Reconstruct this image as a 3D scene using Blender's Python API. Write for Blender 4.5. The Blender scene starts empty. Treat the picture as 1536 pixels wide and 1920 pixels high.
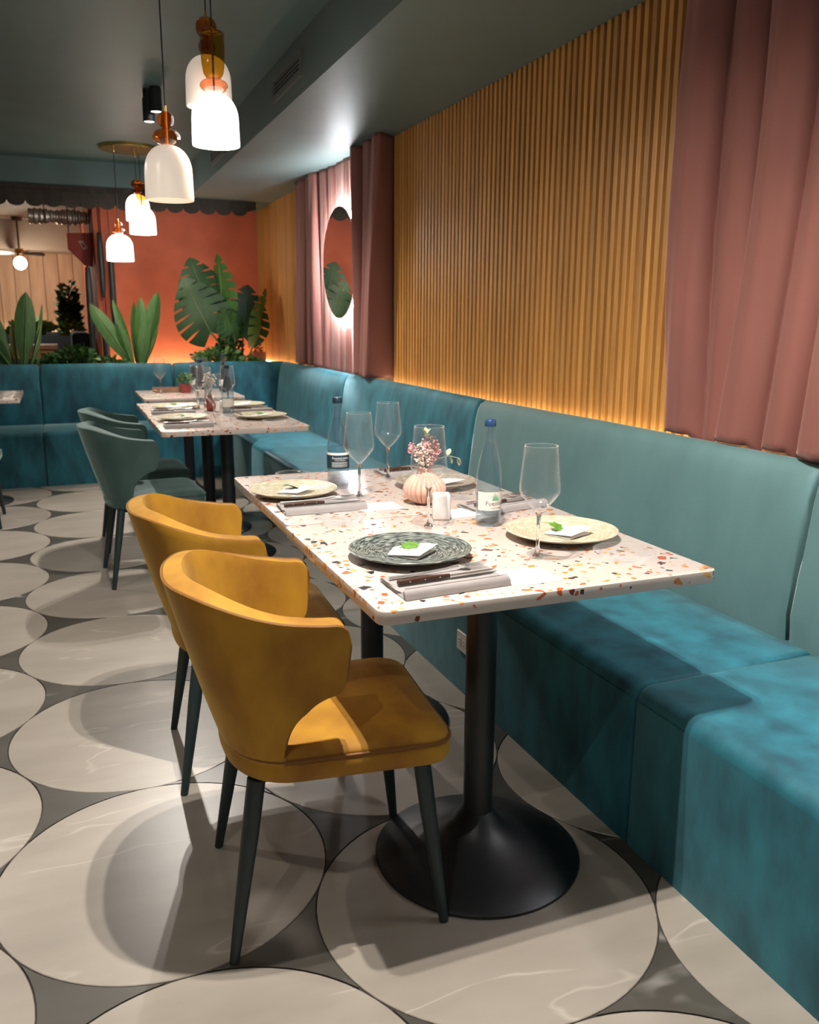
import bpy, bmesh, math, random
from mathutils import Vector, Matrix, geometry
import numpy as np

random.seed(7)
scene = bpy.context.scene
COL = scene.collection
PI = math.pi

# ------------------------------------------------------------------ camera
cam_d = bpy.data.cameras.new('camera')
cam = bpy.data.objects.new('camera', cam_d)
COL.objects.link(cam)
PITCH, YAW, ROLL = math.radians(12.608), math.radians(21.874), math.radians(-0.253)
fw = Vector((math.sin(YAW) * math.cos(PITCH), math.cos(YAW) * math.cos(PITCH), -math.sin(PITCH)))
r0 = Vector((math.cos(YAW), -math.sin(YAW), 0))
d0 = fw.cross(r0)
r1 = math.cos(ROLL) * r0 + math.sin(ROLL) * d0
d1 = -math.sin(ROLL) * r0 + math.cos(ROLL) * d0
m = Matrix.Identity(4)
for i in range(3):
    m[i][0] = r1[i]; m[i][1] = -d1[i]; m[i][2] = -fw[i]
m[0][3], m[1][3], m[2][3] = 0, 0, 1.32
cam.matrix_world = m
cam_d.sensor_fit = 'AUTO'
cam_d.sensor_width = 36
cam_d.lens = 30.168
cam_d.clip_start = 0.05
cam_d.dof.use_dof = True
cam_d.dof.focus_distance = 2.1
cam_d.dof.aperture_fstop = 6.3
scene.camera = cam

# ------------------------------------------------------------------ world, exposure
world = bpy.data.worlds.new('world'); scene.world = world
world.use_nodes = True
world.node_tree.nodes['Background'].inputs[0].default_value = (1.0, 0.92, 0.83, 1)
world.node_tree.nodes['Background'].inputs[1].default_value = 0.34
scene.view_settings.view_transform = 'Standard'
scene.view_settings.look = 'None'
scene.view_settings.exposure = 0.0
scene.view_settings.gamma = 1.0
scene.view_settings.use_curve_mapping = False

# ceiling spot lamps of the room plus two added aisle fills: position, aim, watts (each one gets a fixture further down)
SPOTS = [
    ((0.58, 1.47, 2.50), (0.60, 1.60, 0), 175, 130),
    ((0.50, 1.54, 2.50), (1.00, 2.10, 0), 135, 130),
    ((0.665, 5.88, 2.565), (0.55, 5.0, 0), 125, 115),
    ((0.628, 5.96, 2.52), (1.05, 5.3, 0), 100, 115),
    ((-0.95, 2.9, 2.50), (-0.55, 2.8, 0), 34, 176),  # wide fill lamp added over the aisle, out of view
    ((-0.95, 5.6, 2.50), (-0.55, 5.6, 0), 34, 176),  # second added aisle fill, further back
    ((-0.45, 0.35, 2.50), (0.45, 1.60, 0.6), 30, 120),
]
def spot_light(i, loc, aim, w, ang=100, blend=0.65):
    l = bpy.data.lights.new('spot_lamp', 'SPOT')
    l.energy = w; l.color = (1.0, 0.93, 0.85); l.spot_size = math.radians(ang); l.spot_blend = blend
    l.shadow_soft_size = 0.012
    o = bpy.data.objects.new('spot_lamp', l); COL.objects.link(o)
    o.location = loc
    o.rotation_euler = (Vector(aim) - Vector(loc)).to_track_quat('-Z', 'Y').to_euler()
    return o
for i, (p_, a_, w_, g_) in enumerate(SPOTS):
    spot_light(i, (p_[0], p_[1], p_[2] - 0.01), a_, w_, g_)

# ------------------------------------------------------------------ materials
MATS = {}
def nodes_of(name):
    mt = bpy.data.materials.new(name); mt.use_nodes = True
    nt = mt.node_tree
    return mt, nt, nt.nodes['Principled BSDF']
def lin(c):
    return tuple((v / 12.92 if v <= 0.04045 else ((v + 0.055) / 1.055) ** 2.4) for v in c)
def mat(name, col, rough=0.5, metal=0.0, vary=0.0, scale=20.0, stretch=(1, 1, 1), bump=0.0, bscale=None, spec=0.5,
        sheen=0.0, sheen_tint=(1, 1, 1), sheen_rough=0.4, col2=None, coat=0.0, detail=4.0, rand=0.0, ramp=(0.3, 0.7)):
    mt, nt, b = nodes_of(name)
    N, L = nt.nodes, nt.links
    b.inputs['Base Color'].default_value = (*col, 1)
    b.inputs['Roughness'].default_value = rough
    b.inputs['Metallic'].default_value = metal
    b.inputs['Specular IOR Level'].default_value = spec
    b.inputs['Coat Weight'].default_value = coat
    b.inputs['Coat Roughness'].default_value = 0.08
    if sheen:
        b.inputs['Sheen Weight'].default_value = sheen
        b.inputs['Sheen Roughness'].default_value = sheen_rough
        b.inputs['Sheen Tint'].default_value = (*sheen_tint, 1)
    tc = N.new('ShaderNodeTexCoord'); mp = N.new('ShaderNodeMapping')
    L.new(tc.outputs['Object'], mp.inputs[0]); mp.inputs['Scale'].default_value = stretch
    src = mp.outputs[0]
    if rand:
        oi = N.new('ShaderNodeObjectInfo'); vm = N.new('ShaderNodeVectorMath'); vm.operation = 'SCALE'
        cmb = N.new('ShaderNodeCombineXYZ')
        for k in range(3): L.new(oi.outputs['Random'], cmb.inputs[k])
        L.new(cmb.outputs[0], vm.inputs[0]); vm.inputs['Scale'].default_value = 57.0
        ad = N.new('ShaderNodeVectorMath'); ad.operation = 'ADD'
        L.new(mp.outputs[0], ad.inputs[0]); L.new(vm.outputs[0], ad.inputs[1]); src = ad.outputs[0]
    if vary or col2:
        nz = N.new('ShaderNodeTexNoise'); nz.inputs['Scale'].default_value = scale; nz.inputs['Detail'].default_value = detail
        L.new(src, nz.inputs['Vector'])
        cr = N.new('ShaderNodeValToRGB')
        cr.color_ramp.elements[0].position = ramp[0]; cr.color_ramp.elements[1].position = ramp[1]
        c2 = col2 if col2 else tuple(min(1, c * (1 + vary)) for c in col)
        c1 = col if col2 else tuple(c * (1 - vary) for c in col)
        cr.color_ramp.elements[0].color = (*c1, 1); cr.color_ramp.elements[1].color = (*c2, 1)
        L.new(nz.outputs['Fac'], cr.inputs[0])
        out = cr.outputs[0]
        if rand:
            hs = N.new('ShaderNodeHueSaturation'); mr = N.new('ShaderNodeMapRange')
            L.new(oi.outputs['Random'], mr.inputs[0])
            mr.inputs[3].default_value = 1 - rand; mr.inputs[4].default_value = 1 + rand
            L.new(mr.outputs[0], hs.inputs['Value']); L.new(out, hs.inputs['Color']); out = hs.outputs[0]
        L.new(out, b.inputs['Base Color'])
    if bump:
        n2 = N.new('ShaderNodeTexNoise'); n2.inputs['Scale'].default_value = bscale or scale * 3; n2.inputs['Detail'].default_value = 6
        L.new(src, n2.inputs['Vector'])
        bp = N.new('ShaderNodeBump'); bp.inputs['Strength'].default_value = bump; bp.inputs['Distance'].default_value = 0.004
        L.new(n2.outputs['Fac'], bp.inputs['Height']); L.new(bp.outputs[0], b.inputs['Normal'])
    MATS[name] = mt
    return mt
def emit(name, col, s):
    mt, nt, b = nodes_of(name)
    b.inputs['Base Color'].default_value = (*col, 1)
    b.inputs['Emission Color'].default_value = (*col, 1)
    b.inputs['Emission Strength'].default_value = s
    b.inputs['Roughness'].default_value = 0.3
    MATS[name] = mt
def thin_glass(name, tint, refl=1.0, rough=0.02, ior=1.5, edge=0.0):
    mt = bpy.data.materials.new(name); mt.use_nodes = True
    nt = mt.node_tree; N, L = nt.nodes, nt.links
    N.remove(N['Principled BSDF'])
    tr = N.new('ShaderNodeBsdfTransparent'); tr.inputs[0].default_value = (*tint, 1)
    gl = N.new('ShaderNodeBsdfGlossy'); gl.inputs['Roughness'].default_value = rough
    lw = N.new('ShaderNodeLayerWeight'); lw.inputs['Blend'].default_value = 0.5
    pw = N.new('ShaderNodeMath'); pw.operation = 'POWER'; pw.inputs[1].default_value = 4.0
    L.new(lw.outputs['Facing'], pw.inputs[0])
    mu = N.new('ShaderNodeMath'); mu.operation = 'MULTIPLY_ADD'; mu.use_clamp = True
    f0 = ((ior - 1) / (ior + 1)) ** 2
    mu.inputs[1].default_value = refl * 0.8; mu.inputs[2].default_value = f0 * refl
    mx = N.new('ShaderNodeMixShader')
    L.new(pw.outputs[0], mu.inputs[0]); L.new(mu.outputs[0], mx.inputs[0])
    df = N.new('ShaderNodeBsdfTranslucent'); df.inputs[0].default_value = (0.9, 0.93, 0.95, 1)  # whitish scatter at grazing angles imitates bright refracted edges
    dd = N.new('ShaderNodeBsdfDiffuse'); dd.inputs[0].default_value = (0.9, 0.93, 0.95, 1)
    m3 = N.new('ShaderNodeMixShader'); L.new(df.outputs[0], m3.inputs[1]); L.new(dd.outputs[0], m3.inputs[2])
    m2 = N.new('ShaderNodeMixShader'); m2.inputs[0].default_value = edge
    L.new(gl.outputs[0], m2.inputs[1]); L.new(m3.outputs[0], m2.inputs[2])
    L.new(tr.outputs[0], mx.inputs[1]); L.new(m2.outputs[0], mx.inputs[2])
    L.new(mx.outputs[0], N['Material Output'].inputs[0])
    MATS[name] = mt
def solid_glass(name, col, ior=1.45):
    mt, nt, b = nodes_of(name)
    b.inputs['Base Color'].default_value = (*col, 1); b.inputs['Transmission Weight'].default_value = 1
    b.inputs['Roughness'].default_value = 0.01; b.inputs['IOR'].default_value = ior
    MATS[name] = mt

CEIL = (0.080, 0.128, 0.124)
mat('ceiling_paint', CEIL, 0.55, vary=0.06, scale=3)
mat('soffit_paint', (0.115, 0.155, 0.150), 0.5, vary=0.05, scale=3)
mat('orange_plaster', (0.56, 0.135, 0.072), 0.8, vary=0.10, scale=4, bump=0.15, bscale=60)
mat('slat_wood', (0.42, 0.185, 0.042), 0.42, col2=(0.56, 0.28, 0.075), scale=9, stretch=(6, 6, 0.35), bump=0.05, bscale=60, rand=0.14)
mat('slat_backing', (0.10, 0.032, 0.006), 0.7, vary=0.2, scale=10)
mat('grout', (0.035, 0.026, 0.020), 0.8, vary=0.2, scale=30)
mat('plain_wall', (0.16, 0.17, 0.15), 0.7, vary=0.05, scale=4)
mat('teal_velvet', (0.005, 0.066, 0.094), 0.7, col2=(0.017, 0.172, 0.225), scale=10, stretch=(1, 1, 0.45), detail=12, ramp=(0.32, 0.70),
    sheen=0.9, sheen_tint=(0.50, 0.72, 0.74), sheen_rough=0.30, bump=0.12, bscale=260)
mat('teal_velvet_brushed_sheen', (0.072, 0.150, 0.154), 0.7, col2=(0.096, 0.190, 0.194), scale=4.5, stretch=(1, 1, 0.5), detail=8, ramp=(0.30, 0.62),  # same fabric, brushed nap's grazing sheen put into a paler base colour
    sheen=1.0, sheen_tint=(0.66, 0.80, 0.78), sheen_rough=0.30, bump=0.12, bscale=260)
mat('yellow_velvet', (0.255, 0.102, 0.003), 0.75, col2=(0.430, 0.216, 0.009), scale=8, stretch=(1, 1, 0.6), detail=6, ramp=(0.34, 0.66),
    sheen=0.30, sheen_tint=(1.0, 0.72, 0.25), sheen_rough=0.4, bump=0.10, bscale=260)
mat('yellow_piping', (0.17, 0.062, 0.004), 0.7, sheen=0.2, sheen_tint=(1, .7, .3))
mat('green_velvet', (0.018, 0.048, 0.043), 0.75, col2=(0.045, 0.092, 0.082), scale=6, stretch=(1, 1, 0.5), detail=6, ramp=(0.34, 0.68),
    sheen=0.55, sheen_tint=(0.55, 0.75, 0.70), sheen_rough=0.42, bump=0.1, bscale=260)
mat('green_piping', (0.03, 0.065, 0.06), 0.7, sheen=0.3, sheen_tint=(.6, .8, .75))
mat('black_steel', (0.010, 0.012, 0.014), 0.42, bump=0.08, bscale=220)
mat('leg_wood', (0.012, 0.024, 0.026), 0.5, vary=0.3, scale=14, stretch=(3, 3, 0.4), bump=0.12, bscale=120)
mat('curtain_velvet', (0.205, 0.072, 0.056), 0.8, vary=0.10, scale=5, stretch=(1, 1, 0.4), sheen=0.25, sheen_tint=(1.0, 0.65, 0.55), bump=0.08, bscale=300)
mat('brass', (0.72, 0.46, 0.13), 0.25, metal=1.0)
mat('cord', (0.008, 0.012, 0.012), 0.6)
mat('vent_metal', (0.13, 0.135, 0.12), 0.5)
mat('dark_hole', (0.008, 0.008, 0.008), 0.9)
emit('opal_added_glow', (1.0, 0.86, 0.72), 0.38)  # weak emission added to brighten the unlit cream shades
mat('opal_inside', (0.9, 0.84, 0.76), 0.4)
emit('opal_on', (1.0, 0.93, 0.86), 5.5)
emit('lamp_lens', (1.0, 0.95, 0.88), 14)
emit('led_warm', (1.0, 0.80, 0.50), 30)
emit('led_orange', (1.0, 0.70, 0.36), 130)
emit('led_white', (0.88, 0.94, 1.0), 260)
emit('globe_on', (1.0, 0.95, 0.9), 6)
thin_glass('clear_glass', (0.99, 0.992, 0.992), 1.0, edge=0.35)
thin_glass('bottle_glass', (0.92, 0.96, 0.98), 1.0, edge=0.25)
thin_glass('water', (0.93, 0.97, 0.98), 0.5, ior=1.33)
thin_glass('amber_glass', (0.82, 0.42, 0.16), 1.3)
thin_glass('rose_glass', (0.90, 0.56, 0.40), 1.3)
thin_glass('olive_glass', (0.72, 0.52, 0.12), 1.2)
solid_glass('stem_glass', (0.98, 0.99, 0.99))
thin_glass('rim_glass', (0.95, 0.96, 0.96), 2.5, edge=0.45)  # rim highlight built into a brighter glass
mat('mirror', (0.93, 0.93, 0.93), 0.01, metal=1.0)
mat('mirror_edge', (0.3, 0.3, 0.3), 0.3, metal=1.0)
mat('paper_white', (0.80, 0.77, 0.74), 0.8, vary=0.03, scale=20)
mat('napkin_cloth', (0.31, 0.285, 0.275), 0.9, vary=0.06, scale=40, bump=0.2, bscale=500, sheen=0.2)
mat('cutlery_steel', (0.72, 0.70, 0.68), 0.34, metal=1.0)
mat('cutlery_wood', (0.055, 0.022, 0.012), 0.4, vary=0.3, scale=30, stretch=(1, 6, 6))
mat('leaf_ivy', (0.10, 0.24, 0.025), 0.5, vary=0.3, scale=60)
mat('leaf_ivy_dark', (0.035, 0.12, 0.025), 0.5, vary=0.3, scale=60)
mat('leaf_broad', (0.014, 0.058, 0.008), 0.62, col2=(0.034, 0.110, 0.014), scale=9, stretch=(4, 4, 1))
mat('leaf_light', (0.055, 0.13, 0.022), 0.45, vary=0.25, scale=10)
mat('leaf_monstera', (0.006, 0.030, 0.007), 0.55, col2=(0.015, 0.058, 0.011), scale=8)
mat('leaf_bush', (0.05, 0.15, 0.035), 0.5, col2=(0.13, 0.24, 0.07), scale=12)
mat('stem_green', (0.11, 0.14, 0.035), 0.5, vary=0.2, scale=20)
mat('eucalyptus', (0.42, 0.45, 0.30), 0.6, vary=0.2, scale=60)
mat('vase_clay', (0.66, 0.40, 0.31), 0.55, vary=0.12, scale=30)
mat('flower_pink', (0.78, 0.36, 0.36), 0.8, vary=0.25, scale=80)
mat('flower_cream', (0.74, 0.62, 0.50), 0.8, vary=0.2, scale=80)
mat('flower_brown', (0.20, 0.10, 0.07), 0.8, vary=0.2, scale=80)
mat('ceramic_white', (0.80, 0.76, 0.73), 0.35)
mat('cap_blue', (0.03, 0.08, 0.20), 0.35, metal=0.5)
mat('cap_dark', (0.02, 0.04, 0.06), 0.35, metal=0.5)
mat('label_cream', (0.78, 0.74, 0.68), 0.6)
mat('label_navy', (0.008, 0.030, 0.045), 0.5)
mat('print_grey', (0.16, 0.16, 0.18), 0.7)
mat('print_white', (0.75, 0.78, 0.80), 0.6)
mat('print_green', (0.16, 0.42, 0.25), 0.7)
mat('print_pale', (0.55, 0.56, 0.56), 0.7)
mat('outlet_white', (0.72, 0.68, 0.62), 0.4)
mat('totem_wood', (0.020, 0.034, 0.036), 0.5, vary=0.35, scale=10, stretch=(3, 3, 0.4))
mat('red_panel', (0.36, 0.034, 0.016), 0.6, vary=0.1, scale=6)
mat('red_print', (0.55, 0.34, 0.28), 0.6)
mat('shingle', (0.026, 0.019, 0.014), 0.8, vary=0.35, scale=12, bump=0.2, rand=0.25)
mat('foil', (0.75, 0.68, 0.60), 0.38, metal=0.8, bump=0.8, bscale=14)
mat('plank_wood', (0.42, 0.26, 0.155), 0.7, col2=(0.56, 0.38, 0.25), scale=4, stretch=(3, 3, 0.4), rand=0.14)
mat('room_ceiling', (0.34, 0.28, 0.22), 0.7, vary=0.05, scale=3)
mat('navy_velvet', (0.006, 0.018, 0.030), 0.8, vary=0.2, scale=6, sheen=0.3, sheen_tint=(.3, .5, .6))
mat('oak', (0.42, 0.20, 0.06), 0.5, vary=0.2, scale=8, stretch=(1, 4, 4))
mat('fan_blade', (0.10, 0.085, 0.07), 0.4)
mat('fan_blade_pale', (0.55, 0.52, 0.48), 0.4)
mat('planter_ledge', (0.45, 0.28, 0.13), 0.6, vary=0.15, scale=8)
mat('soil', (0.03, 0.022, 0.015), 0.95, vary=0.3, scale=40, bump=0.5)
mat('pot_red', (0.26, 0.04, 0.03), 0.4, vary=0.2, scale=20)
mat('terracotta', (0.42, 0.12, 0.06), 0.7)
mat('tray_wood', (0.30, 0.17, 0.10), 0.6, vary=0.2, scale=20)
mat('far_floor', (0.20, 0.17, 0.14), 0.5, vary=0.1, scale=3)

def plate_mat(name, c1, c2, scale):
    mt, nt, b = nodes_of(name); N, L = nt.nodes, nt.links
    tc = N.new('ShaderNodeTexCoord')
    sx = N.new('ShaderNodeSeparateXYZ'); L.new(tc.outputs['Object'], sx.inputs[0])
    ln = N.new('ShaderNodeVectorMath'); ln.operation = 'LENGTH'
    cb = N.new('ShaderNodeCombineXYZ'); L.new(sx.outputs[0], cb.inputs[0]); L.new(sx.outputs[1], cb.inputs[1])
    L.new(cb.outputs[0], ln.inputs[0])
    at = N.new('ShaderNodeMath'); at.operation = 'ARCTAN2'; L.new(sx.outputs[1], at.inputs[0]); L.new(sx.outputs[0], at.inputs[1])
    c2n = N.new('ShaderNodeCombineXYZ')
    m1 = N.new('ShaderNodeMath'); m1.operation = 'MULTIPLY'; m1.inputs[1].default_value = 430; L.new(ln.outputs['Value'], m1.inputs[0])
    m2 = N.new('ShaderNodeMath'); m2.operation = 'MULTIPLY'; m2.inputs[1].default_value = 5; L.new(at.outputs[0], m2.inputs[0])
    L.new(m1.outputs[0], c2n.inputs[0]); L.new(m2.outputs[0], c2n.inputs[1])
    nz = N.new('ShaderNodeTexNoise'); nz.inputs['Scale'].default_value = scale; nz.inputs['Detail'].default_value = 5
    L.new(c2n.outputs[0], nz.inputs['Vector'])
    cr = N.new('ShaderNodeValToRGB')
    cr.color_ramp.elements[0].position = 0.45; cr.color_ramp.elements[1].position = 0.58
    cr.color_ramp.elements[0].color = (*c1, 1); cr.color_ramp.elements[1].color = (*c2, 1)
    L.new(nz.outputs['Fac'], cr.inputs[0]); L.new(cr.outputs[0], b.inputs['Base Color'])
    b.inputs['Roughness'].default_value = 0.30
    MATS[name] = mt
plate_mat('plate_dark', (0.030, 0.042, 0.038), (0.27, 0.29, 0.26), 0.9)
plate_mat('plate_cream', (0.40, 0.36, 0.24), (0.62, 0.57, 0.44), 0.7)
plate_mat('plate_grey', (0.26, 0.23, 0.19), (0.46, 0.42, 0.36), 0.7)

def terrazzo():
    mt, nt, b = nodes_of('terrazzo'); N, L = nt.nodes, nt.links
    tc = N.new('ShaderNodeTexCoord')
    col = None
    base = N.new('ShaderNodeRGB'); base.outputs[0].default_value = (0.555, 0.478, 0.430, 1)
    cur = base.outputs[0]
    for k, (sc, frac, edge, off, dist) in enumerate([(80, 0.12, 0.12, 3.1, 0.010), (40, 0.20, 0.19, 0.0, 0.016)]):
        nzd = N.new('ShaderNodeTexNoise'); nzd.inputs['Scale'].default_value = 28; L.new(tc.outputs['Object'], nzd.inputs['Vector'])
        vs = N.new('ShaderNodeVectorMath'); vs.operation = 'SCALE'; vs.inputs['Scale'].default_value = dist
        L.new(nzd.outputs['Color'], vs.inputs[0])
        va = N.new('ShaderNodeVectorMath'); va.operation = 'ADD'; L.new(tc.outputs['Object'], va.inputs[0]); L.new(vs.outputs[0], va.inputs[1])
        mp = N.new('ShaderNodeMapping'); mp.inputs['Location'].default_value = (off, off * 1.7, off * .3); L.new(va.outputs[0], mp.inputs[0])
        v1 = N.new('ShaderNodeTexVoronoi'); v1.feature = 'F1'; v1.inputs['Scale'].default_value = sc
        v2 = N.new('ShaderNodeTexVoronoi'); v2.feature = 'DISTANCE_TO_EDGE'; v2.inputs['Scale'].default_value = sc
        L.new(mp.outputs[0], v1.inputs['Vector']); L.new(mp.outputs[0], v2.inputs['Vector'])
        sp = N.new('ShaderNodeSeparateColor'); L.new(v1.outputs['Color'], sp.inputs[0])
        lt = N.new('ShaderNodeMath'); lt.operation = 'LESS_THAN'; lt.inputs[1].default_value = frac; L.new(sp.outputs[0], lt.inputs[0])
        gt = N.new('ShaderNodeMath'); gt.operation = 'GREATER_THAN'; gt.inputs[1].default_value = edge; L.new(v2.outputs['Distance'], gt.inputs[0])
        mu = N.new('ShaderNodeMath'); mu.operation = 'MULTIPLY'; L.new(lt.outputs[0], mu.inputs[0]); L.new(gt.outputs[0], mu.inputs[1])
        cr = N.new('ShaderNodeValToRGB'); cr.color_ramp.interpolation = 'CONSTANT'
        cols = [(0.0, (0.56, 0.20, 0.035)), (0.30, (0.42, 0.10, 0.035)), (0.52, (0.62, 0.30, 0.16)), (0.70, (0.030, 0.028, 0.026)),
                (0.84, (0.13, 0.035, 0.02)), (0.93, (0.66, 0.36, 0.10))]
        el = cr.color_ramp.elements
        el[0].position = 0; el[0].color = (*cols[0][1], 1); el[1].position = cols[1][0]; el[1].color = (*cols[1][1], 1)
        for pz, cc in cols[2:]:
            e = el.new(pz); e.color = (*cc, 1)
        L.new(sp.outputs[1], cr.inputs[0])
        mx = N.new('ShaderNodeMix'); mx.data_type = 'RGBA'
        L.new(mu.outputs[0], mx.inputs['Factor']); L.new(cur, mx.inputs['A']); L.new(cr.outputs[0], mx.inputs['B'])
        cur = mx.outputs['Result']
    L.new(cur, b.inputs['Base Color'])
    b.inputs['Roughness'].default_value = 0.22
    MATS['terrazzo'] = mt
terrazzo()

def stone(name, c1, c2, vein, vw, rough=0.34):
    mt, nt, b = nodes_of(name); N, L = nt.nodes, nt.links
    tc = N.new('ShaderNodeTexCoord'); oi = N.new('ShaderNodeObjectInfo')
    cmb = N.new('ShaderNodeCombineXYZ')
    for k in range(3): L.new(oi.outputs['Random'], cmb.inputs[k])
    sc = N.new('ShaderNodeVectorMath'); sc.operation = 'SCALE'; sc.inputs['Scale'].default_value = 41
    L.new(cmb.outputs[0], sc.inputs[0])
    ad = N.new('ShaderNodeVectorMath'); ad.operation = 'ADD'; L.new(tc.outputs['Object'], ad.inputs[0]); L.new(sc.outputs[0], ad.inputs[1])
    mp = N.new('ShaderNodeMapping'); L.new(ad.outputs[0], mp.inputs[0])
    mp.inputs['Rotation'].default_value = (0, 0, 0.5); mp.inputs['Scale'].default_value = (0.7, 2.2, 1)
    nz = N.new('ShaderNodeTexNoise'); nz.inputs['Scale'].default_value = 3.2; nz.inputs['Detail'].default_value = 7
    L.new(mp.outputs[0], nz.inputs['Vector'])
    cr = N.new('ShaderNodeValToRGB'); cr.color_ramp.elements[0].position = 0.32; cr.color_ramp.elements[1].position = 0.7
    cr.color_ramp.elements[0].color = (*c1, 1); cr.color_ramp.elements[1].color = (*c2, 1); L.new(nz.outputs['Fac'], cr.inputs[0])
    n2 = N.new('ShaderNodeTexNoise'); n2.inputs['Scale'].default_value = 1.7; n2.inputs['Detail'].default_value = 3
    L.new(mp.outputs[0], n2.inputs['Vector'])
    sb = N.new('ShaderNodeMath'); sb.operation = 'SUBTRACT'; sb.inputs[1].default_value = 0.5; L.new(n2.outputs['Fac'], sb.inputs[0])
    ab = N.new('ShaderNodeMath'); ab.operation = 'ABSOLUTE'; L.new(sb.outputs[0], ab.inputs[0])
    r2 = N.new('ShaderNodeMapRange'); r2.inputs[1].default_value = 0; r2.inputs[2].default_value = vw
    r2.inputs[3].default_value = 0.75; r2.inputs[4].default_value = 0; L.new(ab.outputs[0], r2.inputs[0])
    n3 = N.new('ShaderNodeTexNoise'); n3.inputs['Scale'].default_value = 4; L.new(ad.outputs[0], n3.inputs['Vector'])
    r3 = N.new('ShaderNodeMapRange'); r3.inputs[1].default_value = 0.5; r3.inputs[2].default_value = 0.62; L.new(n3.outputs['Fac'], r3.inputs[0])
    mm = N.new('ShaderNodeMath'); mm.operation = 'MULTIPLY'; L.new(r2.outputs[0], mm.inputs[0]); L.new(r3.outputs[0], mm.inputs[1])
    mx = N.new('ShaderNodeMix'); mx.data_type = 'RGBA'
    L.new(mm.outputs[0], mx.inputs['Factor']); L.new(cr.outputs[0], mx.inputs['A']); mx.inputs['B'].default_value = (*vein, 1)
    hs = N.new('ShaderNodeHueSaturation'); mr = N.new('ShaderNodeMapRange'); L.new(oi.outputs['Random'], mr.inputs[0])
    mr.inputs[3].default_value = 0.94; mr.inputs[4].default_value = 1.06
    L.new(mr.outputs[0], hs.inputs['Value']); L.new(mx.outputs['Result'], hs.inputs['Color'])
    L.new(hs.outputs[0], b.inputs['Base Color'])
    b.inputs['Roughness'].default_value = rough
    MATS[name] = mt
stone('tile_stone', (0.305, 0.268, 0.226), (0.388, 0.345, 0.296), (0.52, 0.47, 0.41), 0.010)
stone('insert_stone', (0.055, 0.050, 0.042), (0.088, 0.080, 0.068), (0.46, 0.44, 0.41), 0.016)

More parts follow.
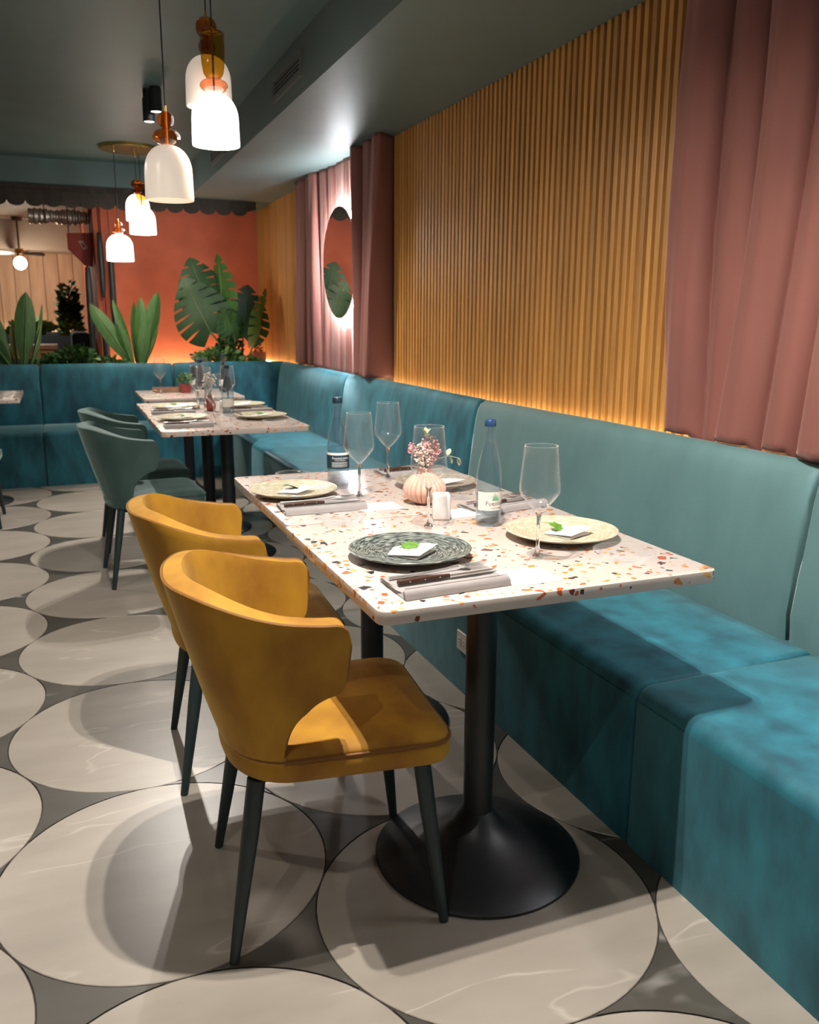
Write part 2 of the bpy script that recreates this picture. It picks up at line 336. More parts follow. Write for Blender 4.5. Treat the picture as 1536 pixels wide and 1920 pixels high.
# ------------------------------------------------------------------ mesh helpers
class MB:
    def __init__(s): s.v = []; s.f = []
    def add(s, vs, fs):
        o = len(s.v); s.v += [tuple(v) for v in vs]; s.f += [tuple(i + o for i in f) for f in fs]; return s
    def box(s, x0, x1, y0, y1, z0, z1):
        vs = [(x0, y0, z0), (x1, y0, z0), (x1, y1, z0), (x0, y1, z0), (x0, y0, z1), (x1, y0, z1), (x1, y1, z1), (x0, y1, z1)]
        return s.add(vs, [(3, 2, 1, 0), (4, 5, 6, 7), (0, 1, 5, 4), (1, 2, 6, 5), (2, 3, 7, 6), (3, 0, 4, 7)])
    def lathe(s, prof, n=32, c=(0, 0), closed=False, lobes=0, lobe_amp=0.0):
        vs, fs = [], []
        k = len(prof)
        for i in range(n):
            a = 2 * PI * i / n
            q = 1 + (lobe_amp * abs(math.cos(a * lobes / 2)) if lobes else 0)
            for r, z in prof: vs.append((c[0] + r * q * math.cos(a), c[1] + r * q * math.sin(a), z))
        for i in range(n):
            j = (i + 1) % n
            for t in range(k - 1 + (1 if closed else 0)):
                u = (t + 1) % k
                fs.append((i * k + t, j * k + t, j * k + u, i * k + u))
        return s.add(vs, fs)
    def tube(s, pts, r, n=8, caps=True):
        pts = [Vector(p) for p in pts]; k = len(pts)
        rs = r if isinstance(r, (list, tuple)) else [r] * k
        vs, fs = [], []
        up = None
        for i, p in enumerate(pts):
            t = (pts[min(i + 1, k - 1)] - pts[max(i - 1, 0)]).normalized()
            if up is None:
                up = Vector((0, 0, 1)) if abs(t.z) < 0.9 else Vector((1, 0, 0))
            up = (up - t * up.dot(t)).normalized()
            b = t.cross(up)
            for q in range(n):
                a = 2 * PI * q / n
                vs.append(p + (up * math.cos(a) + b * math.sin(a)) * rs[i])
        for i in range(k - 1):
            for q in range(n):
                w = (q + 1) % n
                fs.append((i * n + q, i * n + w, (i + 1) * n + w, (i + 1) * n + q))
        if caps:
            fs.append(tuple(range(n - 1, -1, -1))); fs.append(tuple((k - 1) * n + q for q in range(n)))
        return s.add(vs, fs)
    def loop_tube(s, pts, r, n=6):
        pts = [Vector(p) for p in pts]; k = len(pts)
        vs, fs = [], []
        for i, p in enumerate(pts):
            t = (pts[(i + 1) % k] - pts[i - 1]).normalized()
            up = Vector((0, 0, 1)) if abs(t.z) < 0.95 else Vector((1, 0, 0))
            up = (up - t * up.dot(t)).normalized(); b = t.cross(up)
            for q in range(n):
                a = 2 * PI * q / n
                vs.append(p + (up * math.cos(a) + b * math.sin(a)) * r)
        for i in range(k):
            j = (i + 1) % k
            for q in range(n):
                w = (q + 1) % n
                fs.append((i * n + q, i * n + w, j * n + w, j * n + q))
        return s.add(vs, fs)
    def prism(s, poly, z0, z1):
        n = len(poly)
        vs = [(x, y, z0) for x, y in poly] + [(x, y, z1) for x, y in poly]
        fs = [(i, (i + 1) % n, n + (i + 1) % n, n + i) for i in range(n)]
        tris = geometry.tessellate_polygon([[Vector((x, y, 0)) for x, y in poly]])
        for t in tris:
            fs.append((t[0], t[1], t[2])); fs.append((n + t[2], n + t[1], n + t[0]))
        return s.add(vs, fs)
    def grid(s, fn, nu, nv):
        vs = [fn(i / nu, j / nv) for i in range(nu + 1) for j in range(nv + 1)]
        fs = [(i * (nv + 1) + j, (i + 1) * (nv + 1) + j, (i + 1) * (nv + 1) + j + 1, i * (nv + 1) + j + 1) for i in range(nu) for j in range(nv)]
        return s.add(vs, fs)
    def xform(s, M):
        s.v = [tuple(M @ Vector(v)) for v in s.v]; return s
    def mesh(s, name, bevel=0, segs=2, smooth=35, fix=True, bang=30):
        me = bpy.data.meshes.new(name); me.from_pydata(s.v, [], s.f)
        bm = bmesh.new(); bm.from_mesh(me)
        if fix: bmesh.ops.recalc_face_normals(bm, faces=bm.faces)
        if bevel:
            ed = [e for e in bm.edges if len(e.link_faces) == 2 and e.calc_face_angle(0) > math.radians(bang)]
            bmesh.ops.bevel(bm, geom=ed, offset=bevel, segments=segs, profile=0.5, affect='EDGES', clamp_overlap=True)
        bm.to_mesh(me); bm.free()
        if smooth:
            me.polygons.foreach_set('use_smooth', [True] * len(me.polygons))
            me.set_sharp_from_angle(angle=math.radians(smooth))
        me.update()
        return me

def obj(name, me, material, parent=None, loc=(0, 0, 0), rot=(0, 0, 0), **kw):
    if isinstance(me, MB): me = me.mesh(name, **kw)
    o = bpy.data.objects.new(name, me); COL.objects.link(o)
    if material and not me.materials: me.materials.append(MATS[material])
    o.parent = parent; o.location = loc; o.rotation_euler = rot
    return o
def tag(o, label, cat, group=None):
    o['label'] = label; o['category'] = cat
    if group: o['group'] = group
    return o
def thing(name, label, cat, loc=(0, 0, 0), rz=0, group=None):
    o = bpy.data.objects.new(name, None); COL.objects.link(o)
    o.empty_display_size = 0.05
    o.location = loc; o.rotation_euler = (0, 0, rz)
    return tag(o, label, cat, group)
def dup(o, parent=None):
    c = o.copy(); COL.objects.link(c); c.parent = parent
    for ch in list(o.children): dup(ch, c)
    return c
def place(root, label, loc, rz=0, group=None, cat=None):
    c = dup(root); c.location = loc; c.rotation_euler = (0, 0, rz); c['label'] = label
    if group: c['group'] = group
    return c
def structure(o): o['kind'] = 'structure'; return o

# ------------------------------------------------------------------ dimensions
Z_SOF, Z_CEIL, X_SOF = 2.435, 2.71, 1.235
X_WALL = 2.062                      # face of the panel behind the slats
Y_BULK, Y_BACK = 8.75, 9.46
TR, TS = 0.3917, 0.7864             # round tile radius, spacing
TO = (0.1448, 1.966)

# ------------------------------------------------------------------ floor
fl = structure(obj('floor', MB().box(-3.4, 2.3, -2.2, 9.5, -0.06, -0.0035), 'grout', smooth=0))
def disc_mesh():
    n = 72
    mb = MB().lathe([(0.0001, 0), (TR - 0.0015, 0), (TR, -0.0015), (TR, -0.006)], n)
    return mb.mesh('circular_tile', smooth=30)
dm = disc_mesh(); dm.materials.append(MATS['tile_stone'])
def insert_mesh(sign):
    # centroid at origin; the three circle centres around it
    R = TS / math.sqrt(3); poly = []
    for k in range(3):
        a = PI / 2 * sign + k * 2 * PI / 3
        cx, cy = R * math.cos(a), R * math.sin(a)
        for t in np.linspace(-1, 1, 9):
            b = a + PI + t * math.radians(23.5) * (-1)
            rr = TR + 0.0035
            poly.append((cx + rr * math.cos(b), cy + rr * math.sin(b)))
    me = MB().prism(poly, -0.006, 0.0).mesh('insert_tile', smooth=0)
    me.materials.append(MATS['insert_stone'])
    return me
# lattice: columns along Y
ax, ay = TS * math.cos(-PI / 6), TS * math.sin(-PI / 6)
bx_, by_ = TS * math.cos(PI / 6), TS * math.sin(PI / 6)
ims = [insert_mesh(1), insert_mesh(-1)]
# the lattice has circle centres stacked along Y, so the gaps point along +X / -X
for me_ in ims:
    me_.transform(Matrix.Rotation(-PI / 2, 4, 'Z'))
for i in range(-14, 16):
    for j in range(-14, 20):
        x = TO[0] + i * ax + j * bx_; y = TO[1] + i * ay + j * by_
        if -2.0 < x < 1.62 and 0.2 < y < 8.0:
            obj('circular_tile', dm, None, fl, (x, y, 0), (0, 0, 0))
        # gaps: centroids of (c, c+a, c+b) and (c, c+b, c+b-a)
        g1 = (x + (ax + bx_) / 3, y + (ay + by_) / 3)
        g2 = (x + (bx_ + bx_ - ax) / 3, y + (by_ + by_ - ay) / 3)
        for g, mi in ((g1, 1), (g2, 0)):
            if -1.8 < g[0] < 1.5 and 0.4 < g[1] < 7.7:
                obj('insert_tile', ims[mi], None, fl, (g[0], g[1], 0))

# ------------------------------------------------------------------ walls and ceiling
wr = structure(obj('wall_right', MB().box(X_WALL, X_WALL + 0.2, -2.2, Y_BACK + 0.2, -0.06, 2.9), 'slat_backing', smooth=0))
sl_me = MB().box(-0.032, 0, -0.0125, 0.0125, 0.80, Z_SOF).mesh('slat', bevel=0.0015, segs=1, smooth=0)
sl_me.materials.append(MATS['slat_wood'])
y = 2.44
while y < Y_BACK - 0.02:
    if y < 5.37 or y > 7.40:
        obj('slat', sl_me, None, wr, (X_WALL, y, 0))
    y += 0.0466
wb = structure(obj('wall_back', MB().box(0.46, X_WALL + 0.1, Y_BACK, Y_BACK + 0.16, -0.06, 2.9), 'orange_plaster', smooth=0))
structure(obj('wall_left', MB().box(-3.5, -3.3, -2.2, 14.3, -0.06, 2.9), 'plain_wall', smooth=0))
ce = structure(obj('ceiling', MB().box(-3.4, X_SOF + 0.02, -2.2, Y_BULK, Z_CEIL, Z_CEIL + 0.1), 'ceiling_paint', smooth=0))
obj('soffit', MB().box(X_SOF, X_WALL + 0.1, -2.2, Y_BULK + 0.02, Z_SOF, Z_CEIL + 0.1), 'soffit_paint', ce, smooth=0)
obj('bulkhead', MB().box(-3.4, X_WALL + 0.1, Y_BULK, Y_BACK + 0.3, 2.43, Z_CEIL + 0.1), 'ceiling_paint', ce, smooth=0)

# air vents on the soffit face
def vent(label, y0, y1, z0, z1, n):
    t = thing('air_vent', label, 'vent', (X_SOF, (y0 + y1) / 2, (z0 + z1) / 2), 0, 'soffit vents')
    w, h = (y1 - y0) / 2, (z1 - z0) / 2
    obj('backing', MB().box(-0.002, 0.0, -w + .02, w - .02, -h + .02, h - .02), 'dark_hole', t, smooth=0)
    fr = MB()
    e = 0.028
    fr.box(-0.014, 0, -w, w, h - e, h); fr.box(-0.014, 0, -w, w, -h, -h + e)
    fr.box(-0.014, 0, -w, -w + e, -h + e, h - e); fr.box(-0.014, 0, w - e, w, -h + e, h - e)
    obj('frame', fr, 'vent_metal', t, smooth=0)
    me = MB().box(-0.007, -0.002, -w + e, w - e, -0.0028, 0.0028).mesh('louvre', smooth=0)
    me.materials.append(MATS['vent_metal'])
    for k in range(n):
        zz = -h + e + (2 * h - 2 * e) * (k + 0.5) / n
        obj('louvre', me, None, t, (0, 0, zz))
    return t
vent('grey metal air vent with dark slots, nearer one high on the soffit', 4.53, 5.16, 2.512, 2.645, 4)
vent('small air vent half hidden below the brightest near pendant', 6.7, 7.3, 2.50, 2.62, 4)

# scalloped valance under the bulkhead
va = thing('scalloped_valance', 'dark brown scalloped shingle valance along the top of the back opening', 'valance', (-3.0, Y_BULK - 0.012, 2.30))
obj('backing_board', MB().box(0, 4.88, 0.0, 0.012, 0.06, 0.145), 'shingle', va, smooth=0)
def scallop():
    pts = [(-0.075, 0.0)] + [(0.075 * math.cos(a), 0.05 * math.sin(a)) for a in np.linspace(PI, 2 * PI, 9)][1:-1] + [(0.075, 0.0), (0.075, 0.095), (-0.075, 0.095)]
    mb = MB().prism(pts, 0, 0.010); mb.xform(Matrix.Rotation(PI / 2, 4, 'X'))
    return mb.mesh('shingle', smooth=0)
sm = scallop(); sm.materials.append(MATS['shingle'])
for row in range(2):
    k = 0
    while True:
        x = 0.08 + k * 0.152 + row * 0.076
        if x > 4.85: break
        obj('shingle', sm, None, va, (x, -0.002 - 0.011 * row, 0.045 + 0.045 * (1 - row)))
        k += 1

# ------------------------------------------------------------------ banquettes
Z_SEAT = 0.437
def arc(cx, cz, r, a0, a1, n=5):
    return [(cx + r * math.cos(a), cz + r * math.sin(a)) for a in np.linspace(a0, a1, n)]
def seat_profile():   # (depth d from the front, height)
    p = [(0.0, 0.0), (0.0, 0.40)]
    p += arc(0.042, Z_SEAT - 0.040, 0.040, PI, PI / 2, 6)
    p += [(0.30, Z_SEAT + 0.004), (0.60, Z_SEAT), (0.64, Z_SEAT - 0.02), (0.64, 0.0)]
    return p
def back_profile():
    return [(0.585, Z_SEAT - 0.05), (0.572, Z_SEAT + 0.06), (0.585, 0.62), (0.602, 0.78), (0.617, 0.86), (0.628, 0.90), (0.643, 0.925),
            (0.665, 0.938), (0.69, 0.936), (0.705, 0.92), (0.712, 0.88), (0.712, Z_SEAT - 0.05)]
def extrude(prof, L, r=0.022):
    # rounded ends: inset rings
    mb = MB(); n = len(prof)
    cx = sum(p[0] for p in prof) / n; cz = sum(p[1] for p in prof) / n
    stations = [(0.0, r), (r * 0.3, r * 0.28), (r, 0.0), (L / 2, -0.004), (L - r, 0.0), (L - r * 0.3, r * 0.28), (L, r)]
    vs, fs = [], []
    for s, ins in stations:
        for (a, b) in prof:
            dx, dz = a - cx, b - cz
            q = math.hypot(dx, dz)
            k = 1 - ins / max(q, 0.05)
            zz = cz + dz * k
            if b == 0.0: zz = 0.0
            vs.append((cx + dx * k, s, zz))
    m_ = len(stations)
    for i in range(m_ - 1):
        for j in range(n):
            w = (j + 1) % n
            fs.append((i * n + j, i * n + w, (i + 1) * n + w, (i + 1) * n + j))
    for i in (0, m_ - 1):
        tri = geometry.tessellate_polygon([[Vector((a, b, 0)) for a, b in prof]])
        for t in tri: fs.append(tuple(i * n + q for q in t))
    return mb.add(vs, fs)
def module(label, loc, rz, Ls, Lb, off=0.0, group=None, back='teal_velvet'):
    t = thing('banquette_module', label, 'bench', loc, rz, group)
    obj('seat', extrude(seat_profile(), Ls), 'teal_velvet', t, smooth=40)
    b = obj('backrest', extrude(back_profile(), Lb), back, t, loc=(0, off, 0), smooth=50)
    return t
XB = 1.262
gr = 'teal velvet banquette along the slatted wall'
module('teal velvet banquette section at the right edge, nearest the camera', (XB, -0.45, 0), 0, 2.085, 2.17, 0, group=gr, back='teal_velvet_brushed_sheen')
module('teal velvet banquette section beside the near terrazzo table', (XB, 1.64, 0), 0, 2.14, 2.08, 0.095, group=gr, back='teal_velvet_brushed_sheen')
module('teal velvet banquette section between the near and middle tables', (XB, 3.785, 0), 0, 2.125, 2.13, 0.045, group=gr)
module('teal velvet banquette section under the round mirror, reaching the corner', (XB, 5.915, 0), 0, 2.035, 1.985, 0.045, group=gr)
# back bench: its local depth axis runs along +Y, its length along -X
gr = 'teal velvet banquette along the back'
YF = 7.385
module('teal velvet back banquette section in the corner behind the red pot', (1.96, YF, 0), PI / 2, 0.335, 1.03, 0.0, group=gr)
module('teal velvet back banquette section behind the middle plants', (0.92, YF, 0), PI / 2, 1.095, 1.095, 0, group=gr)
module('teal velvet back banquette section at the left edge by the left table', (-0.18, YF, 0), PI / 2, 1.1, 1.1, 0, group=gr)
module('teal velvet back banquette section beyond the left edge', (-1.285, YF, 0), PI / 2, 1.1, 1.1, 0, group=gr)
# fix: the corner seat runs only as far as the right bench front
for o in COL.objects:
    if o.get('label') == 'teal velvet back banquette section in the corner behind the red pot':
        for ch in o.children:
            if ch.name.startswith('seat'): ch.location.y = 0.701

# LED strips behind the backrests
def strip(label, x0, x1, y0, y1, z0, z1, m_):
    t = thing('led_strip', label, 'light strip', ((x0 + x1) / 2, (y0 + y1) / 2, z0))
    hx, hy, h = (x1 - x0) / 2, (y1 - y0) / 2, z1 - z0
    obj('channel', MB().box(-hx - .004, hx + .004, -hy, hy, -0.006, 0.0), 'vent_metal', t, smooth=0)
    obj('diffuser', MB().box(-hx, hx, -hy, hy, 0.0, h), m_, t, smooth=0)
strip('warm light strip glowing at the foot of the slatted wall behind the banquette', 2.012, 2.020, 2.0, 5.5, 0.895, 0.900, 'led_warm')
strip('warm light strip at the foot of the slatted wall near the corner', 2.012, 2.020, 5.55, 9.3, 0.895, 0.900, 'led_warm')
strip('warm light strip behind the foreground banquette under the curtain', 2.012, 2.020, 0.3, 1.95, 0.895, 0.900, 'led_warm')

# electrical outlet on the banquette front
t = thing('wall_outlet', 'cream wall socket on the banquette front behind the table post', 'socket', (XB - 0.0005, 2.612, 0.196))
obj('plate', MB().box(-0.009, 0, -0.045, 0.045, -0.036, 0.036), 'outlet_white', t, bevel=0.003, smooth=0)
for yy in (-0.018, 0.020):
    obj('slot', MB().box(-0.0105, -0.0088, yy - 0.013, yy + 0.013, -0.014, 0.014), 'ceramic_white', t, smooth=0)
    for q in (-0.006, 0.006):
        obj('pin_hole', MB().box(-0.0112, -0.0104, yy - 0.003, yy + 0.003, q - 0.002, q + 0.002), 'dark_hole', t, smooth=0)

# ------------------------------------------------------------------ curtains
def curtain(label, x0, ya_t, yb_t, ya_b, yb_b, ridges, zt, zb, ny=230, nz=56, wav=0.003, bulge=0.0, flap=None):
    def fn(u, v):
        z = zb + (zt - zb) * v
        y = (ya_b + (yb_b - ya_b) * u) * (1 - v) + (ya_t + (yb_t - ya_t) * u) * v
        y += bulge * math.sin(PI * v) * u ** 3
        x = x0
        top = 0.0
        for (ct, cb, w, a, bend) in ridges:
            c = cb + (ct - cb) * v + bend * math.sin(PI * v)
            d = abs(y - c) / w
            if d < 1:
                top = max(top, a * (1 - d ** 2.3) ** 0.62 * (0.86 + 0.14 * math.cos(2.6 * v + ct * 7)))
        x -= top
        y -= 0.40 * top
        x += wav * math.sin(31 * y + 3 * v) + 0.003 * math.sin(71 * y + 5 * v)
        if 0.040 < v < 0.047: x += 0.0025
        zz = z - 0.055 * max(0, min(1, (x - 1.955) / 0.05)) * (1 - v) ** 10
        if flap and u < 0.05:
            k = (u / 0.05) ** 1.5
            x = flap[0] + (x - flap[0]) * k; y = flap[1] + (y - flap[1]) * k
        return (x, y, zz)
    me = MB().grid(fn, ny, nz).mesh('curtain', smooth=180, fix=True)
    o = obj('curtain', me, 'curtain_velvet')
    md = o.modifiers.new('thick', 'SOLIDIFY'); md.thickness = 0.004; md.offset = 0
    return tag(o, label, 'curtain', 'dusty rose velvet curtains')
curtain('dusty rose velvet curtain hanging at the right edge of the picture', 2.040, 0.95, 2.52, 0.95, 2.50,
        [(2.43, 2.43, .125, .115, 0.03), (2.245, 2.27, .085, .085, 0.01), (2.075, 2.165, .115, .135, -0.035), (1.88, 1.985, .085, .100, -0.02),
         (1.69, 1.82, .105, .145, 0.0), (1.50, 1.60, .105, .12, 0.0), (1.30, 1.36, .11, .13, 0), (1.09, 1.13, .12, .13, 0)], Z_SOF - 0.001, 0.945, bulge=0.05, ny=300)
curtain('dusty rose velvet curtain behind the glowing round mirror', 1.990, 5.17, 7.48, 5.37, 7.62,
        [(5.34, 5.50, .19, .125, 0.0), (5.58, 5.665, .13, .105, 0.0), (5.80, 5.82, .085, .112, 0.0), (6.02, 5.98, .09, .018, 0), (6.2, 6.2, .09, .024, 0.02), (6.36, 6.40, .08, .020, 0), (6.55, 6.52, .08, .026, -.02),
         (6.72, 6.74, .09, .040, 0), (6.92, 6.90, .11, .085, 0), (7.1, 7.12, .10, .060, 0), (7.30, 7.36, .12, .085, 0), (7.47, 7.56, .09, .06, 0)], Z_SOF - 0.001, 0.945, ny=320, flap=(2.058, 5.40))

# round backlit mirrors
def mirror(label, y, z):
    t = thing('round_mirror', label, 'mirror', (1.918, y, z), 0, 'backlit round mirrors')
    R = 0.39
    def ring(r, w):  # lathe around X axis
        return None
    mb = MB().lathe([(0.0001, 0.0), (R - 0.004, 0.0)], 72); mb.xform(Matrix.Rotation(-PI / 2, 4, 'Y'))
    obj('glass', mb, 'mirror', t, smooth=0, fix=False)
    mb = MB().lathe([(R - 0.004, -0.0005), (R, 0.001), (R, 0.012), (0.0001, 0.012), (0.0001, 0.003)], 72)
    mb.xform(Matrix.Rotation(PI / 2, 4, 'Y'))
    obj('edge', mb, 'mirror_edge', t, loc=(0.0015, 0, 0), smooth=40)
    mb = MB().lathe([(R - 0.014, 0.0), (R - 0.006, 0.0), (R - 0.006, 0.022), (R - 0.014, 0.022)], 72, closed=True); mb.xform(Matrix.Rotation(PI / 2, 4, 'Y'))
    obj('light_ring', mb, 'led_white', t, loc=(0.020, 0, 0), smooth=40)
    mb = MB().lathe([(0.0001, 0.0), (0.05, 0.0), (0.05, 0.06), (0.0001, 0.06)], 24); mb.xform(Matrix.Rotation(PI / 2, 4, 'Y'))
    obj('wall_mount', mb, 'mirror_edge', t, loc=(0.012, 0, 0))
    return t
mirror('round mirror with a white halo on the far curtain', 6.185, 1.72)
mirror('round mirror with a white halo beyond the right edge', 1.12, 1.72)

# ------------------------------------------------------------------ chairs
def smoothstep(a, b, x):
    t = max(0, min(1, (x - a) / (b - a))); return t * t * (3 - 2 * t)
def chair_proto(colour, label):
    fab, pipe = colour + '_velvet', colour + '_piping'
    t = thing('dining_chair', label, 'chair')
    # shell: plan curve = half superellipse at the back + short straight wings
    XC = -0.075
    def plan(s, z):
        k = max(0, min(1, (z - 0.39) / (0.80 - 0.39)))
        A = 0.135 + 0.125 * (k ** 0.85); B = 0.228 + 0.034 * k; ext = 0.060 + 0.045 * k
        half = PI / 2
        sg = -1 if s < 0 else 1
        a = abs(s)
        if a < 0.80:
            th = a / 0.80 * half
            e = 2 / 2.35
            return (XC - A * max(0, math.cos(th)) ** e, sg * B * max(0, math.sin(th)) ** e)
        f = (a - 0.80) / 0.20
        return (XC + ext * f, sg * B * (1 - 0.02 * f))
    SS = sorted(set([round(v, 4) for v in list(np.linspace(-1, 1, 81))] + [q * sg for sg in (-1, 1) for q in (0.985, 0.992, 0.996, 0.962, 0.703, 0.708, 0.714, 0.722, 0.735)]))
    SC = 0.70   # where the arm opening starts
    def ztop(s):
        a = abs(s); z = 0.800 - 0.062 * smoothstep(0.25, 0.95, a)
        if a > 0.93: z -= 0.046 * (1 - math.sqrt(max(0, 1 - ((a - 0.93) / 0.07) ** 2)))
        return z
    def zbot(s):
        a = abs(s)
        if a < SC: return 0.392 + 0.004 * a
        u = min(1, (a - SC) / (0.97 - SC))
        z = 0.462 + 0.126 * (1 - (1 - u) ** 1.9) ** 0.58
        if a > 0.935: z += 0.030 * (1 - math.sqrt(max(0, 1 - ((a - 0.935) / 0.065) ** 2)))
        return z
    M = 14; vs, fs = [], []
    for s in SS:
        zb, zt = zbot(s), ztop(s)
        for j in range(M + 1):
            z = zb + (zt - zb) * j / M
            x, y = plan(s, z)
            # soft tuck at the very bottom
            q = max(0, (0.43 - z) / 0.04) if abs(s) < SC else 0
            x += 0.030 * q * q * (1 if x < 0 else -1); y *= (1 - 0.10 * q * q)
            vs.append((x, y, z))
    n = len(SS)
    for i in range(n - 1):
        for j in range(M):
            fs.append((i * (M + 1) + j, (i + 1) * (M + 1) + j, (i + 1) * (M + 1) + j + 1, i * (M + 1) + j + 1))
    me = MB().add(vs, fs).mesh('backrest', smooth=60)
    o = obj('backrest', me, fab, t)
    # make sure normals look outward (away from the seat)
    f0 = me.polygons[(n // 2) * M + M // 2]
    if f0.normal.x > 0: me.flip_normals()
    md = o.modifiers.new('thick', 'SOLIDIFY'); md.thickness = 0.046; md.offset = -1; md.use_even_offset = False
    md = o.modifiers.new('round', 'BEVEL'); md.width = 0.014; md.segments = 3; md.limit_method = 'ANGLE'; md.angle_limit = math.radians(55)
    # piping along the outer rim
    rim = []
    def rp(s, z, inset):
        x, y = plan(s, z); x2, y2 = plan(max(-1, min(1, s + 0.004)), z); x1, y1 = plan(max(-1, min(1, s - 0.004)), z)
        tx, ty = x2 - x1, y2 - y1; l = math.hypot(tx, ty) or 1
        nx, ny = -ty / l, tx / l
        if nx * (x - 0.1) + ny * y < 0: nx, ny = -nx, -ny
        return (x - nx * inset, y - ny * inset)
    for s in np.linspace(-1, 1, 90):
        z = ztop(s); x, y = rp(s, z, 0.0045); rim.append((x, y, z - 0.0015))
    back = []
    for s in np.linspace(1, SC + 0.004, 26):
        z = zbot(s); x, y = rp(s, z, 0.0045); back.append((x, y, z + 0.0015))
    left = [(x, -y, z) for x, y, z in back]
    path = list(reversed(left)) + rim + back
    obj('piping', MB().tube(path, 0.0042, 6), pipe, o)
    # seat base and cushion
    def outline(gr_=0.0, n_=9):
        pts = []
        for s in np.linspace(-0.78, 0.78, 25):
            x, y = plan(s, 0.44)
            f = 1 + gr_ / 0.22
            pts.append((XC + (x - XC) * f, y * f))
        # right side (y>0) forward to the front corner, then across
        fx, hw = 0.248 + gr_, 0.238 + gr_
        r = 0.055
        for a in np.linspace(PI / 2, 0, 7): pts.append((fx - r + r * math.cos(a), hw - r + r * math.sin(a)))
        for a in np.linspace(0, -PI / 2, 7): pts.append((fx - r + r * math.cos(a), -hw + r + r * math.sin(a)))
        return pts
    def loft(levels):
        mb = MB(); vs, fs = [], []
        rings = [([(x, y, z) for x, y in outline(g)]) for g, z in levels]
        k = len(rings[0])
        for r_ in rings: vs += r_
        for i in range(len(rings) - 1):
            for j in range(k):
                w = (j + 1) % k
                fs.append((i * k + j, i * k + w, (i + 1) * k + w, (i + 1) * k + j))
        fs.append(tuple(range(k - 1, -1, -1))); fs.append(tuple((len(rings) - 1) * k + j for j in range(k)))
        return mb.add(vs, fs)
    obj('seat', loft([(-0.06, 0.392), (-0.022, 0.394), (-0.006, 0.402), (0.0, 0.416), (0.0, 0.440), (-0.003, 0.447)]), fab, t, smooth=60)
    cu = obj('cushion', loft([(-0.006, 0.447), (-0.003, 0.452), (-0.005, 0.459), (-0.016, 0.466), (-0.05, 0.471), (-0.12, 0.474)]), fab, t, smooth=60)
    pts = [(x, y, 0.4500) for x, y in outline(-0.001)]
    obj('piping', MB().loop_tube(pts, 0.0042, 6), pipe, cu)
    # under frame and legs
    obj('frame', MB().box(-0.16, 0.19, -0.165, -0.135, 0.378, 0.394).box(-0.16, 0.19, 0.135, 0.165, 0.378, 0.394).box(0.15, 0.18, -0.135, 0.135, 0.378, 0.394).box(-0.15, -0.12, -0.135, 0.135, 0.378, 0.394), 'leg_wood', t, smooth=0)
    for sx, sy in ((-1, -1), (-1, 1), (1, -1), (1, 1)):
        tx, ty = (0.188 if sx > 0 else -0.168), sy * 0.172
        fx, fy = sx * 0.2325, sy * 0.213
        obj('leg', MB().tube([(tx, ty, 0.394), (tx + (fx - tx) * .3, ty + (fy - ty) * .3, 0.27), (fx, fy, 0.0)], [0.0195, 0.0185, 0.0105], 14), 'leg_wood', t, smooth=50)
    return t
cy_ = chair_proto('yellow', 'mustard yellow velvet chair in the foreground with light on its seat')
cy_.location = (0.492, 1.768, 0); cy_.rotation_euler = (0, 0, math.radians(-5.3)); cy_['group'] = 'mustard yellow chairs'
place(cy_, 'mustard yellow velvet chair half hidden behind the foreground chair', (0.474, 2.485, 0), math.radians(-3.0), 'mustard yellow chairs')
cg = chair_proto('green', 'grey green velvet chair at the middle table, nearer of its pair')
cg.location = (0.380, 4.572, 0); cg.rotation_euler = (0, 0, math.radians(3)); cg['group'] = 'grey green chairs'
place(cg, 'grey green velvet chair at the middle table, hidden behind its nearer twin', (0.400, 5.30, 0), math.radians(1), 'grey green chairs')
place(cg, 'grey green velvet chair cut by the left edge at the left table', (-0.655, 6.17, 0), math.radians(90), 'grey green chairs')

# ------------------------------------------------------------------ tables
ZT = 0.779
def table(label, x0, x1, y0, y1, px, py, group):
    cx, cy = (x0 + x1) / 2, (y0 + y1) / 2
    t = thing('terrazzo_table', label, 'table', (cx, cy, 0), 0, group)
    hx, hy = (x1 - x0) / 2, (y1 - y0) / 2
    r = 0.022; pts = []
    for (sx, sy, a0) in ((1, 1, 0), (-1, 1, PI / 2), (-1, -1, PI), (1, -1, 1.5 * PI)):
        for a in np.linspace(a0, a0 + PI / 2, 5):
            pts.append((sx * (hx - r) + r * math.cos(a), sy * (hy - r) + r * math.sin(a)))
    obj('tabletop', MB().prism(pts, ZT - 0.028, ZT), 'terrazzo', t, bevel=0.003, segs=2, smooth=40)
    ox, oy = px - cx, py - cy
    obj('post', MB().lathe([(0.0001, 0.09), (0.037, 0.09), (0.037, ZT - 0.034), (0.0001, ZT - 0.034)], 32, (ox, oy)), 'black_steel', t)
    obj('mounting_plate', MB().box(ox - .15, ox + .15, oy - .15, oy + .15, ZT - 0.034, ZT - 0.028), 'black_steel', t, smooth=0)
    prof = [(0.0001, 0.0), (0.252, 0.0), (0.257, 0.003), (0.257, 0.008), (0.250, 0.013), (0.20, 0.028), (0.14, 0.048), (0.09, 0.070), (0.06, 0.094), (0.044, 0.118), (0.038, 0.125), (0.0001, 0.125)]
    obj('base', MB().lathe(prof, 64, (ox, oy)), 'black_steel', t, smooth=40)
    return t
table('square terrazzo table in front, nearest the camera', 0.523, 1.327, 1.450, 2.205, 0.886, 1.739, 'terrazzo tables')
table('square terrazzo table pushed up behind the nearest one', 0.530, 1.320, 2.208, 2.985, 0.886, 2.535, 'terrazzo tables')
table('middle terrazzo table, nearer of the two pushed together', 0.430, 1.185, 4.345, 5.125, 0.83, 4.83, 'terrazzo tables')
